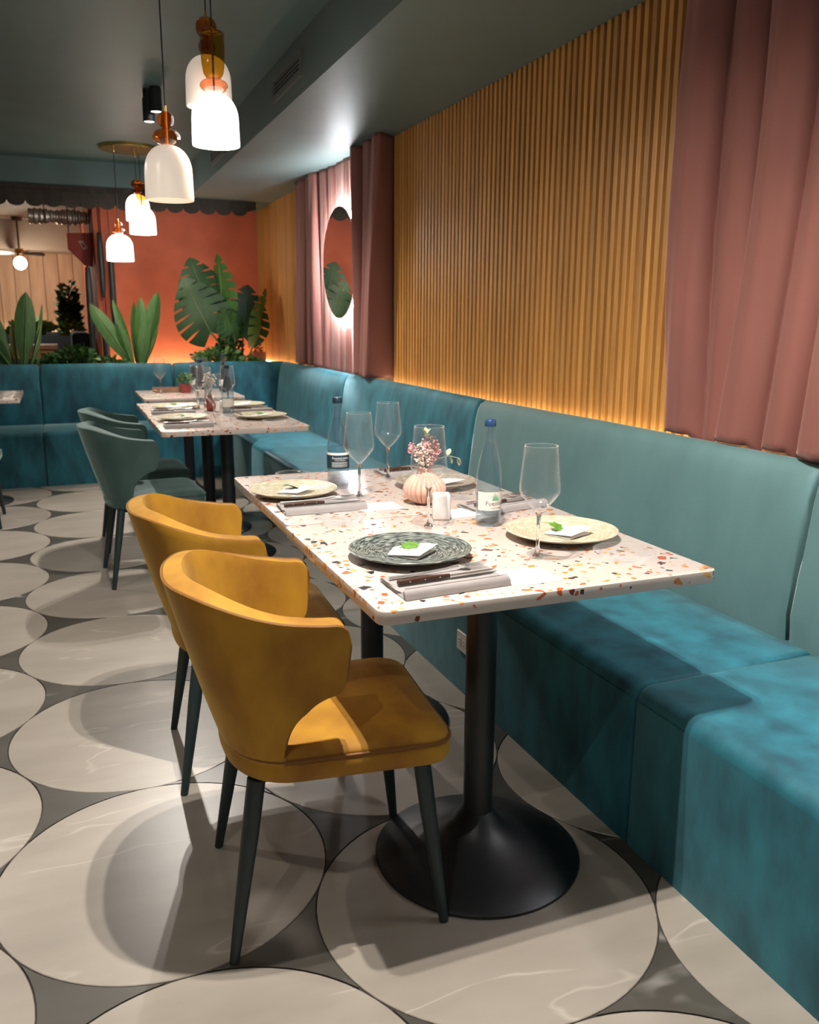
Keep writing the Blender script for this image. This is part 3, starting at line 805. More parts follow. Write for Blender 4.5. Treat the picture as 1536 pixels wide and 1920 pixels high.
table('middle terrazzo table, farther of the two pushed together', 0.435, 1.190, 5.128, 5.90, 0.82, 5.48, 'terrazzo tables')
table('terrazzo table farthest back in front of the back banquette', 0.510, 1.215, 6.22, 6.98, 0.85, 6.6, 'terrazzo tables')
table('terrazzo table cut by the left edge of the picture', -1.06, -0.285, 6.48, 7.30, -0.66, 6.88, 'terrazzo tables')

# ------------------------------------------------------------------ tableware prototypes
def plate(label, mname, loc, R=0.143, group='stoneware plates'):
    prof = []
    n = 46
    for i in range(n + 1):
        r = max(0.0001, R * i / n)
        q = r / R
        z = 0.0085 + 0.0165 * smoothstep(0.35, 1.05, q) * q + 0.0008 * math.sin(r * 2 * PI / 0.0085)
        prof.append((r, z))
    zr = prof[-1][1]
    prof += [(R + 0.0012, zr - 0.0015), (R - 0.002, zr - 0.0045), (R * 0.80, 0.0105), (R * 0.58, 0.0045), (R * 0.55, 0.0), (R * 0.50, 0.0), (R * 0.48, 0.003), (0.0001, 0.003)]
    o = obj('plate', MB().lathe(prof, 72), mname, loc=loc, smooth=50)
    return tag(o, label, 'plate', group)
IVY = [(0, -0.55), (0.10, -0.42), (0.42, -0.48), (0.40, -0.20), (0.78, -0.02), (0.50, 0.14), (0.52, 0.50), (0.26, 0.42), (0.0, 0.95), (-0.24, 0.42), (-0.54, 0.46), (-0.48, 0.12), (-0.80, -0.06), (-0.42, -0.22), (-0.40, -0.50), (-0.10, -0.42)]
def ivy_leaf(label, loc, rz, size, mname='leaf_ivy', tilt=(0.0, 0.0)):
    mb = MB().prism([(x * size, y * size) for x, y in IVY], 0, 0.0008)
    bmv = []
    for x, y, z in mb.v: bmv.append((x, y, z + 0.25 * abs(x) ** 1.3 * 0.6 + 0.004 * math.sin(y * 90)))
    mb.v = bmv
    t = thing('ivy_leaf', label, 'leaf', loc, rz, 'green leaves on the plates')
    t.rotation_euler = (tilt[0], tilt[1], rz)
    obj('blade', mb, mname, t, smooth=50)
    obj('stalk', MB().tube([(0, -0.5 * size, 0.001), (0.004, -0.9 * size, 0.003), (0.01, -1.3 * size, 0.001)], 0.0009, 5), mname, t)
    return t
def card(label, loc, rz, w=0.105, d=0.085):
    # white napkin folded to a tent: a square sheet folded on its diagonal
    pts = [(-w * .55, -d * .2), (w * .1, -d * .75), (w * .62, d * .15), (w * .2, d * .55), (-w * .35, d * .45)]
    t = thing('folded_card', label, 'card', loc, rz, 'folded white cards on the plates')
    mb = MB().prism(pts, 0.0, 0.0012)
    mb.v = [(x, y, z + 0.0016 + 0.014 * (x / w + .55) / 1.17) for x, y, z in mb.v]
    obj('upper_sheet', mb, 'paper_white', t, smooth=0)
    obj('lower_sheet', MB().prism([(-w * .55 + (x + w * .55) * .93, y * .93) for x, y in pts], 0.0, 0.0012), 'paper_white', t, smooth=0)
    return t
def glass(label, loc, s=1.0, simple=False, group='stemmed wine glasses'):
    t = thing('wine_glass', label, 'glass', loc, 0, group)
    t.scale = (s, s, s)
    n = 24 if simple else 40
    outer = [(0.006, 0.108), (0.014, 0.116), (0.030, 0.134), (0.0435, 0.151), (0.0470, 0.161), (0.0468, 0.170), (0.0445, 0.196), (0.0410, 0.232), (0.0380, 0.264)]
    inner = [(r - 0.0013, z + (0.0008 if i else 0.004)) for i, (r, z) in enumerate(outer)][::-1]
    inner[0] = (0.0368, 0.264); inner.append((0.0001, 0.1125))
    obj('bowl', MB().lathe([(0.0001, 0.107)] + outer + [(0.0375, 0.2647)] + inner, n), 'clear_glass', t, smooth=60)
    obj('rim', MB().loop_tube([(0.0375 * math.cos(a), 0.0375 * math.sin(a), 0.2645) for a in np.linspace(0, 2 * PI, n + 1)[:-1]], 0.0009, 6), 'rim_glass', t, smooth=60)
    obj('stem', MB().lathe([(0.0001, 0.004), (0.012, 0.006), (0.0065, 0.014), (0.0042, 0.030), (0.0038, 0.07), (0.0048, 0.098), (0.0085, 0.1085), (0.0001, 0.1086)], 20), 'stem_glass', t, smooth=60)
    obj('foot', MB().lathe([(0.0001, 0.0), (0.044, 0.0), (0.045, 0.0012), (0.043, 0.0022), (0.020, 0.0045), (0.0001, 0.0062)], n), 'clear_glass', t, smooth=50)
    return t
def text_mesh(s, size, depth=0.0):
    c = bpy.data.curves.new('txt', 'FONT'); c.body = s; c.size = size; c.align_x = 'LEFT'; c.resolution_u = 2
    o = bpy.data.objects.new('txt', c); COL.objects.link(o)
    dg = bpy.context.evaluated_depsgraph_get()
    me = bpy.data.meshes.new_from_object(o.evaluated_get(dg))
    bpy.data.objects.remove(o); bpy.data.curves.remove(c)
    return me
def wrap(me, R, a0, z0):
    for v in me.vertices:
        a = a0 + v.co.x / R
        z = z0 + v.co.y
        v.co = (R * math.cos(a), R * math.sin(a), z)
    me.update(); return me
def label_band(R, a0, a1, z0, z1, n=24):
    return MB().grid(lambda u, v: (R * math.cos(a0 + (a1 - a0) * u), R * math.sin(a0 + (a1 - a0) * u), z0 + (z1 - z0) * v), n, 1)
BPROF = [(0.028, 0.0), (0.0325, 0.003), (0.0342, 0.010), (0.0345, 0.05), (0.0345, 0.118), (0.0335, 0.140), (0.0295, 0.168), (0.0230, 0.196), (0.0165, 0.220), (0.0130, 0.240), (0.0122, 0.262), (0.0138, 0.266), (0.0138, 0.274), (0.0125, 0.277)]
def bottle(label, loc, rz, kind, s=1.0, group='glass water bottles'):
    t = thing('water_bottle', label, 'bottle', loc, rz, group); t.scale = (s, s, s)
    inner = [(max(0.0001, r - 0.002), z + (0.006 if i < 2 else 0)) for i, (r, z) in enumerate(BPROF)][::-1]
    obj('body', MB().lathe([(0.0001, 0.003)] + BPROF + inner + [(0.0001, 0.010)], 40), 'bottle_glass', t, smooth=50)
    wl = 0.222
    wp = [(0.0001, 0.0115)] + [(r - 0.0026, max(z, 0.0115)) for r, z in BPROF if z < wl and z > 0.002] + [(0.0136, wl), (0.0001, wl)]
    obj('water', MB().lathe(wp, 32), 'water', t, smooth=50)
    cap = obj('cap', MB().lathe([(0.0148, 0.268), (0.0150, 0.272), (0.0140, 0.283), (0.0125, 0.2855), (0.0001, 0.286)], 42, lobes=21, lobe_amp=0.03), 'cap_blue' if kind == 'cream' else 'cap_dark', t, smooth=50)
    R = 0.0352
    if kind == 'cream':
        lb = obj('label', label_band(R, -1.0, 1.35, 0.046, 0.096), 'label_cream', t, smooth=60)
        o = obj('lettering', wrap(text_mesh('FuenteLiviana', 0.0175), R + 0.0004, -0.32, 0.060), 'print_grey', lb)
        o = obj('lettering', wrap(text_mesh('AGUA MINERAL', 0.0048), R + 0.0004, 0.10, 0.0505), 'print_grey', lb)
        o = obj('lettering', wrap(text_mesh('AGUA\nMINERAL\nNATURAL', 0.0042), R + 0.0004, -0.20, 0.0885), 'print_pale', lb)
        for k, (a, h) in enumerate([(0.30, .015), (0.42, .021), (0.56, .017), (0.70, .012)]):
            tri = [(-0.0035, 0), (0.0035, 0), (0.0004, h), (-0.0004, h)]
            me = bpy.data.meshes.new('tree_mark'); me.from_pydata([(x, y, 0) for x, y in tri], [], [(0, 1, 2, 3)])
            obj('tree_mark', wrap(me, R + 0.0004, a, 0.0735), 'print_green', lb)
    elif kind == 'navy':
        lb = obj('label', label_band(R, -1.6, 1.6, 0.066, 0.108), 'label_navy', t, smooth=60)
        obj('neck_band', label_band(R, -1.6, 1.6, 0.1085, 0.116), 'label_cream', t, smooth=60)
        obj('lettering', wrap(text_mesh('FuenteLiviana', 0.0105), R + 0.0004, -0.72, 0.096), 'print_white', lb)
        obj('lettering', wrap(text_mesh('AGUA MINERAL', 0.005), R + 0.0004, -0.45, 0.0905), 'print_white', lb)
        for k in range(4):
            obj('lettering', label_band(R + 0.0004, -0.75, 0.75, 0.0845 - k * 0.0042, 0.0862 - k * 0.0042, 12), 'print_pale', lb, smooth=0)
    else:
        lb = obj('label', label_band(R, -1.0, 1.0, 0.05, 0.096), 'label_cream', t, smooth=60)
    return t
def saucer(label, loc, R=0.072, group='clear glass saucers'):
    prof = [(0.0001, 0.0), (R * .66, 0.0), (R * .72, 0.003), (R * .80, 0.010), (R, 0.0175), (R + .0005, 0.019), (R - .001, 0.0195), (R * .78, 0.0125), (R * .68, 0.0048), (R * .62, 0.003), (0.0001, 0.003)]
    o = obj('glass_saucer', MB().lathe(prof, 48), 'clear_glass', loc=loc, smooth=50)
    return tag(o, label, 'saucer', group)

def napkin_set(where, loc, rz, flip=1, grp=True):
    # napkin folded in a long band with two rolls, fork and knife on it: local X along its length
    t = thing('folded_napkin', 'grey folded cloth napkin ' + where, 'napkin', loc, rz, 'folded grey napkins')
    L_ = 0.245
    prof = [(-0.072, 0.001)] + [(-0.060 + 0.010 * math.cos(a), 0.0105 + 0.0095 * math.sin(a)) for a in np.linspace(PI, 0.35, 6)] + [(-0.042, 0.0085), (-0.02, 0.010), (0.0, 0.013), (0.03, 0.014), (0.058, 0.0125), (0.070, 0.009), (0.073, 0.004), (0.066, 0.0005)]
    mb = MB(); n = len(prof); vs, fs = [], []
    for i, s in enumerate([0, 0.01, .5, .99, 1]):
        for y_, z_ in prof:
            vs.append((s * L_ - L_ / 2 + 0.004 * math.sin(y_ * 120), y_ + 0.004 * s, z_ * (0.9 if i in (0, 4) else 1)))
    for i in range(4):
        for j in range(n):
            w = (j + 1) % n; fs.append((i * n + j, i * n + w, (i + 1) * n + w, (i + 1) * n + j))
    for i in (0, 4):
        for tr in geometry.tessellate_polygon([[Vector((a, b, 0)) for a, b in prof]]): fs.append(tuple(i * n + q for q in tr))
    mb.add(vs, fs)
    obj('cloth', mb, 'napkin_cloth', t, smooth=50)
    hem = MB().tube([(-L_ / 2 + 0.004, -0.052, 0.019), (L_ / 2 - 0.002, -0.048, 0.019)], 0.0012, 5)
    obj('hem', hem, 'napkin_cloth', t)
    c, s = math.cos(rz), math.sin(rz)
    def w(x, y, z): return (loc[0] + c * x - s * y, loc[1] + s * x + c * y, loc[2] + z)
    # knife
    k = thing('table_knife', 'dark handled knife on the napkin ' + where, 'knife', w(0.005, -0.006, 0.0145), rz + 0.03, 'table knives')
    obj('handle', MB().tube([(-0.120, 0, 0.0052), (-0.06, 0, 0.0062), (0.0, 0, 0.0045)], [0.0056, 0.0064, 0.0046], 10), 'cutlery_wood', k, smooth=50)
    for q in (-0.095, -0.06, -0.025):
        obj('rivet', MB().tube([(q, -0.0066, 0.0056), (q, 0.0066, 0.0056)], 0.0014, 8), 'cutlery_steel', k)
    obj('blade', MB().prism([(0.0, -0.006), (0.06, -0.008), (0.10, -0.006), (0.118, 0.003), (0.10, 0.005), (0.0, 0.005)], 0.0035, 0.0050), 'cutlery_steel', k, smooth=0)
    # fork
    f = thing('table_fork', 'steel fork on the napkin ' + where, 'fork', w(0.0, 0.034, 0.0155), rz + 0.05, 'table forks')
    obj('handle', MB().tube([(-0.118, 0, 0.003), (-0.05, 0, 0.0025), (0.02, 0, 0.006), (0.050, 0, 0.009)], [0.0040, 0.0032, 0.0024, 0.003], 8), 'cutlery_steel', f, smooth=50)
    hd = MB().grid(lambda u, v: (0.048 + 0.028 * u, (v - .5) * (0.008 + 0.016 * min(1, u * 1.8)), 0.0095 - 0.003 * u), 6, 4)
    ho = obj('head', hd, 'cutlery_steel', f, smooth=60)
    md = ho.modifiers.new('t', 'SOLIDIFY'); md.thickness = 0.0018
    for q in range(4):
        yy = -0.0102 + q * 0.0068
        obj('tine', MB().tube([(0.074, yy, 0.0068), (0.095, yy, 0.006), (0.117, yy * 0.95, 0.0085)], [0.0019, 0.0017, 0.0009], 6), 'cutlery_steel', ho)
    return t

# ---- near tables
Z = ZT + 0.0003
plate('dark green speckled stoneware plate near the front left corner', 'plate_dark', (0.724, 1.800, Z))
plate('cream stoneware plate by the right edge, behind the front wine glass', 'plate_cream', (1.155, 1.835, Z))
plate('cream stoneware plate on the left beyond the glass saucer', 'plate_cream', (0.648, 2.600, Z), R=0.138)
plate('brownish grey stoneware plate behind the pink vase', 'plate_grey', (1.130, 2.585, Z), R=0.135)
card('folded white card on the dark speckled plate', (0.724, 1.792, Z + 0.0105), -0.25)
ivy_leaf('bright green leaf on the dark speckled plate', (0.728, 1.812, Z + 0.0225), -1.2, 0.036, 'leaf_ivy')
card('folded white card on the cream plate by the right edge', (1.165, 1.822, Z + 0.0105), -0.55)
ivy_leaf('bright green leaf on the cream plate by the right edge', (1.150, 1.845, Z + 0.0235), 0.7, 0.038, 'leaf_ivy', (0.25, 0))
card('folded white card on the left cream plate', (0.655, 2.592, Z + 0.0105), -0.35)
ivy_leaf('small dark leaf on the left cream plate', (0.650, 2.615, Z + 0.024), 1.9, 0.040, 'leaf_ivy_dark', (0.2, 0))
card('folded white card on the plate behind the pink vase', (1.135, 2.560, Z + 0.0105), -0.6, 0.13, 0.09)
ivy_leaf('dark green leaf on the plate behind the pink vase', (1.105, 2.600, Z + 0.024), 0.9, 0.040, 'leaf_ivy_dark', (0.4, 0))
glass('large wine glass in front of the right cream plate', (0.996, 1.680, Z))
glass('wine glass in front of the pink vase', (0.873, 2.040, Z), 1.03)
glass('wine glass next to the bottle with the dark label', (0.829, 2.483, Z))
glass('wine glass farthest back on the near table', (1.030, 2.768, Z))
bottle('clear water bottle with cream label and blue cap', (1.041, 2.022, Z), math.radians(-112), 'cream')
bottle('clear water bottle with dark navy label', (0.818, 2.668, Z), math.radians(-97), 'navy', 1.04)
saucer('clear glass saucer on the left edge between the near napkins', (0.676, 2.195, Z))
saucer('clear glass saucer near the front right table corner', (1.190, 1.612, Z), 0.073)
saucer('clear glass saucer behind the white block', (1.135, 2.380, Z), 0.06)
saucer('clear glass saucer at the far edge of the near table', (0.720, 2.890, Z), 0.06)
napkin_set('at the front edge of the near table', (0.715, 1.575, Z), 0.06)
napkin_set('beside the left cream plate', (0.680, 2.385, Z), 0.0)
napkin_set('behind the bottle with the cream label', (1.190, 2.215, Z), 0.22)
napkin_set('at the far right of the near table', (1.150, 2.845, Z), 0.12)
def slip(label, loc, rz, w, d):
    o = obj('paper_slip', MB().box(-w / 2, w / 2, -d / 2, d / 2, 0, 0.0006), 'paper_white', loc=loc, rot=(0, 0, rz), smooth=0)
    tag(o, label, 'paper', 'white paper slips')
    for k in range(3):
        obj('print_line', MB().box(-w * .1, w * .25 - k * .01, -d * .05 - k * .009, -d * .05 - k * .009 + .003, 0.0006, 0.0008), 'print_pale', o, smooth=0)
slip('white paper slip under the front napkin', (0.900, 1.560, Z), 0.05, 0.12, 0.11)
slip('white paper slip under the left napkin', (0.840, 2.345, Z), 0.0, 0.13, 0.10)
slip('white paper slip left of the cream label bottle', (1.030, 2.180, Z), 0.2, 0.12, 0.10)

# vase with dried flowers
vs_ = thing('ribbed_vase', 'round ribbed pale pink vase in the middle of the near table', 'vase', (0.990, 2.345, Z))
vp = []
for i in range(22):
    a = i / 21
    r = 0.030 + 0.036 * math.sin(PI * min(1, a * 1.02)) ** 0.8
    vp.append((r, 0.088 * a + 0.001))
vp = [(0.0001, 0.0)] + vp + [(0.024, 0.092), (0.0215, 0.10), (0.0235, 0.108), (0.0205, 0.109), (0.0175, 0.10), (0.0175, 0.07), (0.0001, 0.07)]
mb = MB(); nA = 176; k = len(vp); vv, ff = [], []
for i in range(nA):
    a = 2 * PI * i / nA
    fl_ = abs(math.cos(a * 11)) ** 0.35
    for r, z in vp:
        q = 1 - 0.14 * (1 - fl_) * (1 if r > 0.027 else 0.2)
        vv.append((r * q * math.cos(a), r * q * math.sin(a), z))
for i in range(nA):
    j = (i + 1) % nA
    for t_ in range(k - 1): ff.append((i * k + t_, j * k + t_, j * k + t_ + 1, i * k + t_ + 1))
obj('body', mb.add(vv, ff), 'vase_clay', vs_, smooth=60)
bq = thing('dried_bouquet', 'small bouquet of pink and cream dried flowers in the pink vase', 'flowers', (0.990, 2.345, Z + 0.058))
rng = random.Random(3)
ico = bmesh.new(); bmesh.ops.create_icosphere(ico, subdivisions=1, radius=1.0)
icv = [tuple(v.co) for v in ico.verts]; icf = [tuple(v.index for v in f.verts) for f in ico.faces]; ico.free()
def cluster(n, mname, name, cx, cy, cz, sx, sy, sz, r0_, r1_):
    mb = MB()
    for _ in range(n):
        d = Vector((rng.gauss(0, 1), rng.gauss(0, 1), rng.gauss(0, 1))).normalized() * (rng.random() ** 0.45)
        r = rng.uniform(r0_, r1_)
        mb.add([(cx + d.x * sx + v[0] * r, cy + d.y * sy + v[1] * r, cz + d.z * sz + v[2] * r * .8) for v in icv], icf)
    o = obj(name, mb, mname, bq, smooth=60); o['kind'] = 'stuff'
cluster(230, 'flower_pink', 'pink_blossoms', 0.012, 0, 0.100, 0.040, 0.036, 0.042, 0.0022, 0.0048)
cluster(60, 'flower_pink', 'pink_blossoms', -0.042, 0.0, 0.108, 0.012, 0.012, 0.025, 0.002, 0.0042)
cluster(170, 'flower_cream', 'cream_blossoms', -0.010, -0.012, 0.088, 0.030, 0.026, 0.042, 0.0022, 0.0048)
cluster(90, 'flower_brown', 'seed_heads', 0.02, -0.01, 0.118, 0.020, 0.02, 0.028, 0.0016, 0.0032)
stm = MB()
for _ in range(16):
    a = rng.uniform(0, 2 * PI); q = rng.uniform(0, 0.03)
    stm.tube([(0.006 * math.cos(a), 0.006 * math.sin(a), 0.0), (0.008 * math.cos(a), 0.008 * math.sin(a), 0.035), (q * math.cos(a), q * math.sin(a), 0.095)], 0.0009, 4)
o = obj('stems', stm, 'stem_green', bq); o['kind'] = 'stuff'
def sprig(pts, leaves):
    st = obj('sprig', MB().tube(pts, 0.0009, 5), 'eucalyptus', bq)
    lf = MB().grid(lambda u, v: (0.009 * math.sin(PI * u) ** .7 * (v - .5) * 2, 0.026 * u, 0.003 * math.sin(PI * u) + 0.002 * abs(v - .5)), 6, 2).mesh('sprig_leaf', smooth=60)
    lf.materials.append(MATS['eucalyptus'])
    for (p_, r_) in leaves: obj('sprig_leaf', lf, None, st, p_, r_)
sprig([(0.005, 0, 0.03), (0.03, -0.01, 0.075), (0.07, -0.02, 0.085), (0.098, -0.025, 0.078)],
      [((0.066, -0.02, 0.085), (0.9, 0, -0.9)), ((0.070, -0.02, 0.084), (-1.2, 0, -1.4)), ((0.095, -0.025, 0.079), (-1.0, 0.3, -1.9)), ((0.096, -0.025, 0.078), (-1.3, 0, -1.2))])
sprig([(0, 0, 0.03), (0.005, 0.004, 0.10), (0.006, 0.006, 0.150)],
      [((0.006, 0.006, 0.146), (1.3, 0, 0.2)), ((0.006, 0.006, 0.146), (0.9, 0, 1.7)), ((0.006, 0.006, 0.146), (0.9, 0, -1.6)), ((0.006, 0.006, 0.14), (0.5, 0, 3.1))])
t = thing('shaker', 'small white ceramic block beside the pink vase', 'shaker', (0.952, 2.135, Z), math.radians(-20))
obj('body', MB().box(-0.025, 0.025, -0.025, 0.025, 0, 0.072), 'ceramic_white', t, bevel=0.006, segs=3, smooth=40)

# ---- middle tables
plate('cream plate at the near left of the middle tables', 'plate_cream', (0.598, 4.83, Z))
plate('cream plate at the far left of the middle tables', 'plate_cream', (0.632, 5.47, Z))
plate('cream plate at the near right of the middle tables', 'plate_cream', (1.020, 4.79, Z))
plate('cream plate at the far right of the middle tables', 'plate_cream', (1.045, 5.46, Z))
card('folded white card on the near left plate of the middle tables', (0.60, 4.83, Z + 0.0105), -0.3)
ivy_leaf('green leaf on the near left plate of the middle tables', (0.597, 4.845, Z + 0.0235), 1.2, 0.04)
card('folded white card standing on the far left plate of the middle tables', (0.65, 5.48, Z + 0.0105), 0.3, 0.15, 0.12)
ivy_leaf('green leaf on the far left plate of the middle tables', (0.628, 5.50, Z + 0.026), 0.5, 0.034)
card('folded white card on the near right plate of the middle tables', (1.02, 4.79, Z + 0.0105), -0.4)
ivy_leaf('green leaf on the near right plate of the middle tables', (1.018, 4.81, Z + 0.024), 0.9, 0.04)
card('folded white card on the far right plate of the middle tables', (1.045, 5.46, Z + 0.0105), 0.1)
glass('wine glass nearest on the middle tables', (0.723, 4.545, Z), 1.0, True)
glass('wine glass behind the far left plate of the middle tables', (0.764, 5.40, Z), 1.0, True)
glass('wine glass in the centre of the middle tables', (0.772, 5.16, Z), 1.0, True)
glass('wine glass by the bottle on the middle tables', (0.930, 5.30, Z), 1.0, True)
bottle('clear water bottle with cream label on the middle tables', (0.876, 5.00, Z), math.radians(-100), 'plain')
bottle('clear water bottle behind the others on the middle tables', (0.830, 5.72, Z), math.radians(-100), 'plain')
napkin_set('at the near left of the middle tables', (0.585, 4.535, Z), 0.0)
napkin_set('at the far left of the middle tables', (0.590, 5.21, Z), 0.0)
napkin_set('at the far right of the middle tables', (1.040, 5.18, Z), 0.05)
saucer('clear glass saucer at the near right of the middle tables', (1.035, 4.50, Z))
v2 = thing('small_vase', 'small red vase on the middle tables', 'vase', (0.815, 5.27, Z))
obj('body', MB().lathe([(0.0001, 0), (0.022, 0), (0.034, 0.02), (0.036, 0.04), (0.026, 0.065), (0.015, 0.08), (0.016, 0.095), (0.012, 0.095), (0.012, 0.06), (0.0001, 0.06)], 28), 'pot_red', v2, smooth=60)
bq = thing('dried_bouquet', 'pale dried flowers in the small red vase on the middle tables', 'flowers', (0.815, 5.27, Z + 0.062))
cluster(110, 'flower_cream', 'cream_blossoms', 0.0, 0, 0.12, 0.045, 0.04, 0.05, 0.004, 0.007)
stm = MB()
for k in range(8):
    a = k * 0.8; stm.tube([(0.004 * math.cos(a), 0.004 * math.sin(a), 0), (0.007 * math.cos(a), 0.007 * math.sin(a), 0.035), (0.02 * math.cos(a), 0.02 * math.sin(a), 0.11)], 0.001, 4)
o = obj('stems', stm, 'stem_green', bq); o['kind'] = 'stuff'
t = thing('shaker', 'small white ceramic block on the middle tables', 'shaker', (0.880, 5.14, Z), 0.2)
obj('body', MB().box(-0.025, 0.025, -0.025, 0.025, 0, 0.072), 'ceramic_white', t, bevel=0.006, segs=3, smooth=40)

# ---- farthest table
glass('wine glass alone at the left of the farthest table', (0.668, 6.60, Z), 1.0, True)
glass('wine glass beside the red pot on the farthest table', (0.960, 6.50, Z), 1.0, True)
bottle('clear water bottle at the left of the red pot on the farthest table', (0.930, 6.80, Z), math.radians(-100), 'plain')
bottle('clear water bottle at the right end of the farthest table', (1.130, 6.62, Z), math.radians(-100), 'plain')
bottle('clear water bottle next to the right end of the farthest table', (1.165, 6.75, Z), math.radians(-100), 'plain')
t = thing('serving_tray', 'brown wooden tray on the farthest table', 'tray', (0.76, 6.80, Z), 0.1)
obj('board', MB().box(-0.12, 0.12, -0.09, 0.09, 0, 0.012), 'tray_wood', t, bevel=0.003, smooth=0)
obj('rim', MB().box(-0.12, 0.12, 0.08, 0.09, 0.012, 0.03).box(-0.12, 0.12, -0.09, -0.08, 0.012, 0.03), 'tray_wood', t, smooth=0)
t = thing('potted_herb', 'small green herb in a dark red pot on the farthest table', 'potted plant', (0.855, 6.66, Z))
obj('pot', MB().lathe([(0.0001, 0), (0.036, 0), (0.046, 0.03), (0.048, 0.065), (0.044, 0.066), (0.040, 0.055), (0.0001, 0.055)], 28), 'pot_red', t, smooth=50)
rng = random.Random(5)
def leaf_tuft(n, r, h, ls, name, mname, parent, base=(0, 0, 0), flat=1.0):
    mb = MB()
    for _ in range(n):
        a = rng.uniform(0, 2 * PI); q = r * math.sqrt(rng.random()); z = h * rng.random() ** 0.7 * (1 - 0.5 * (q / r) ** 2)
        c = Vector((base[0] + q * math.cos(a), base[1] + q * math.sin(a) * flat, base[2] + z))
        dirv = Vector((math.cos(a) + rng.gauss(0, .6), math.sin(a) + rng.gauss(0, .6), rng.uniform(0.1, 1.3))).normalized()
        sd = dirv.cross(Vector((rng.gauss(0, 1), rng.gauss(0, 1), rng.gauss(0, 1)))).normalized()
        nn = dirv.cross(sd)
        l = ls * rng.uniform(.6, 1.2); w = l * 0.34
        mb.add([c, c + dirv * l * .45 + sd * w + nn * l * .06, c + dirv * l - nn * l * .1, c + dirv * l * .45 - sd * w + nn * l * .06, c + dirv * l * .5 - nn * l * .05],
               [(0, 1, 4), (1, 2, 4), (2, 3, 4), (3, 0, 4)])
    o = obj(name, mb, mname, parent, smooth=60, fix=False); o['kind'] = 'stuff'
    return o
leaf_tuft(90, 0.045, 0.085, 0.035, 'foliage', 'leaf_bush', t, (0, 0, 0.06))

# left table
saucer('clear glass saucer on the table at the left edge', (-0.40, 6.75, Z))
napkin_set('on the table at the left edge', (-0.52, 6.62, Z), 0.1)

# ------------------------------------------------------------------ pendant lamps
def pendant(label, x, y, zb, beads, lit, r=0.097, h=0.205, group='near pendant cluster', ztop=Z_CEIL):
    t = thing('pendant_lamp', label, 'lamp', (x, y, zb), 0, group)
    prof = [(r * 1.0, 0.0), (r * 1.01, 0.01), (r, 0.05), (r * .99, h * .5)]
    for a in np.linspace(0.15, 1, 9):
        prof.append((r * .99 * math.cos(a * PI / 2) ** 0.8 if a < 1 else 0.012, h * .5 + h * .5 * math.sin(a * PI / 2)))
    inner = [(max(0.008, q - 0.005), z - (0.004 if z > h * .6 else 0)) for q, z in prof][::-1]
    obj('shade', MB().lathe(prof + inner, 48, closed=True), 'opal_on' if lit else 'opal_added_glow', t, smooth=60)
    obj('bulb', MB().lathe([(0.0001, h - .12), (0.02, h - .112), (0.03, h - .085), (0.024, h - .055), (0.013, h - .03), (0.013, h - .008), (0.0001, h - .008)], 20), 'opal_inside' if not lit else 'globe_on', t, smooth=60)
    z = h
    for (kind, br, bh, m_) in beads:
        pr = [(0.006, z + 0.001)]
        if kind == 'bead':
            pr += [(max(.006, br * math.sin(a) ** .8), z + bh / 2 - bh / 2 * math.cos(a)) for a in np.linspace(0.12, PI - 0.12, 13)]
        else:
            pr += [(br * .62, z + .002), (br * .82, z + .02), (br * .92, z + .05), (br * .98, z + bh * .6), (br, z + bh - .002), (br * .96, z + bh), (br * .5, z + bh)]
        pr += [(0.006, z + bh - 0.001)]
        obj('glass_bead', MB().lathe(pr, 32), m_, t, smooth=60)
        z += bh
    obj('rod', MB().tube([(0, 0, h - 0.004), (0, 0, z + 0.022)], 0.0045, 12), 'brass', t, smooth=50)
    obj('cord', MB().tube([(0, 0, z + 0.02), (0, 0, ztop - zb - 0.02)], 0.0028, 8), 'cord', t, smooth=50)
    if lit:
        l = bpy.data.lights.new('bulb_light', 'POINT'); l.energy = 9; l.color = (1, .86, .70); l.shadow_soft_size = 0.05
        o = bpy.data.objects.new('bulb_light', l); COL.objects.link(o); o.location = (x, y, zb - 0.02)
    return t
pendant('lit white dome pendant with amber glass neck, nearest and brightest', 0.676, 3.88, 2.030, [('bead', 0.058, 0.055, 'rose_glass'), ('cup', 0.050, 0.175, 'olive_glass')], True)
pendant('faintly glowing cream dome pendant with two amber beads, hanging lowest of the near ones', 0.472, 3.86, 1.800, [('bead', 0.057, 0.062, 'amber_glass'), ('bead', 0.034, 0.066, 'amber_glass')], False, h=0.215)
pendant('faintly glowing cream dome pendant half hidden behind the brightest one', 0.683, 4.05, 2.217, [('bead', 0.036, 0.065, 'amber_glass'), ('bead', 0.045, 0.085, 'amber_glass')], False)
def canopy(label, x, y, r, spots):
    t = thing('ceiling_canopy', label, 'lamp canopy', (x, y, Z_CEIL), 0)
    obj('disc', MB().lathe([(0.0001, 0), (r, 0), (r, -0.022), (r - .004, -0.026), (0.0001, -0.026)], 56), 'brass', t, smooth=40)
    for (a, b) in spots:
        obj('cable_grip', MB().lathe([(0.0001, -0.024), (0.008, -0.024), (0.008, -0.05), (0.004, -0.058), (0.0001, -0.058)], 14, (a - x, b - y)), 'brass', t, smooth=40)
canopy('round brass ceiling plate of the near pendants', 0.59, 3.84, 0.235, [(0.676, 3.88), (0.472, 3.86), (0.683, 4.05)])
FG = 'far pendant cluster'
pendant('lit white dome pendant, lowest and leftmost of the far ones', 0.532, 7.88, 1.795, [('bead', 0.050, 0.05, 'amber_glass'), ('bead', 0.03, 0.055, 'rose_glass')], True, r=0.108, h=0.215, group=FG)
pendant('lit white dome pendant, front right of the far ones', 0.722, 7.80, 2.012, [('bead', 0.05, 0.05, 'rose_glass'), ('cup', 0.05, 0.14, 'amber_glass')], True, r=0.106, h=0.215, group=FG)
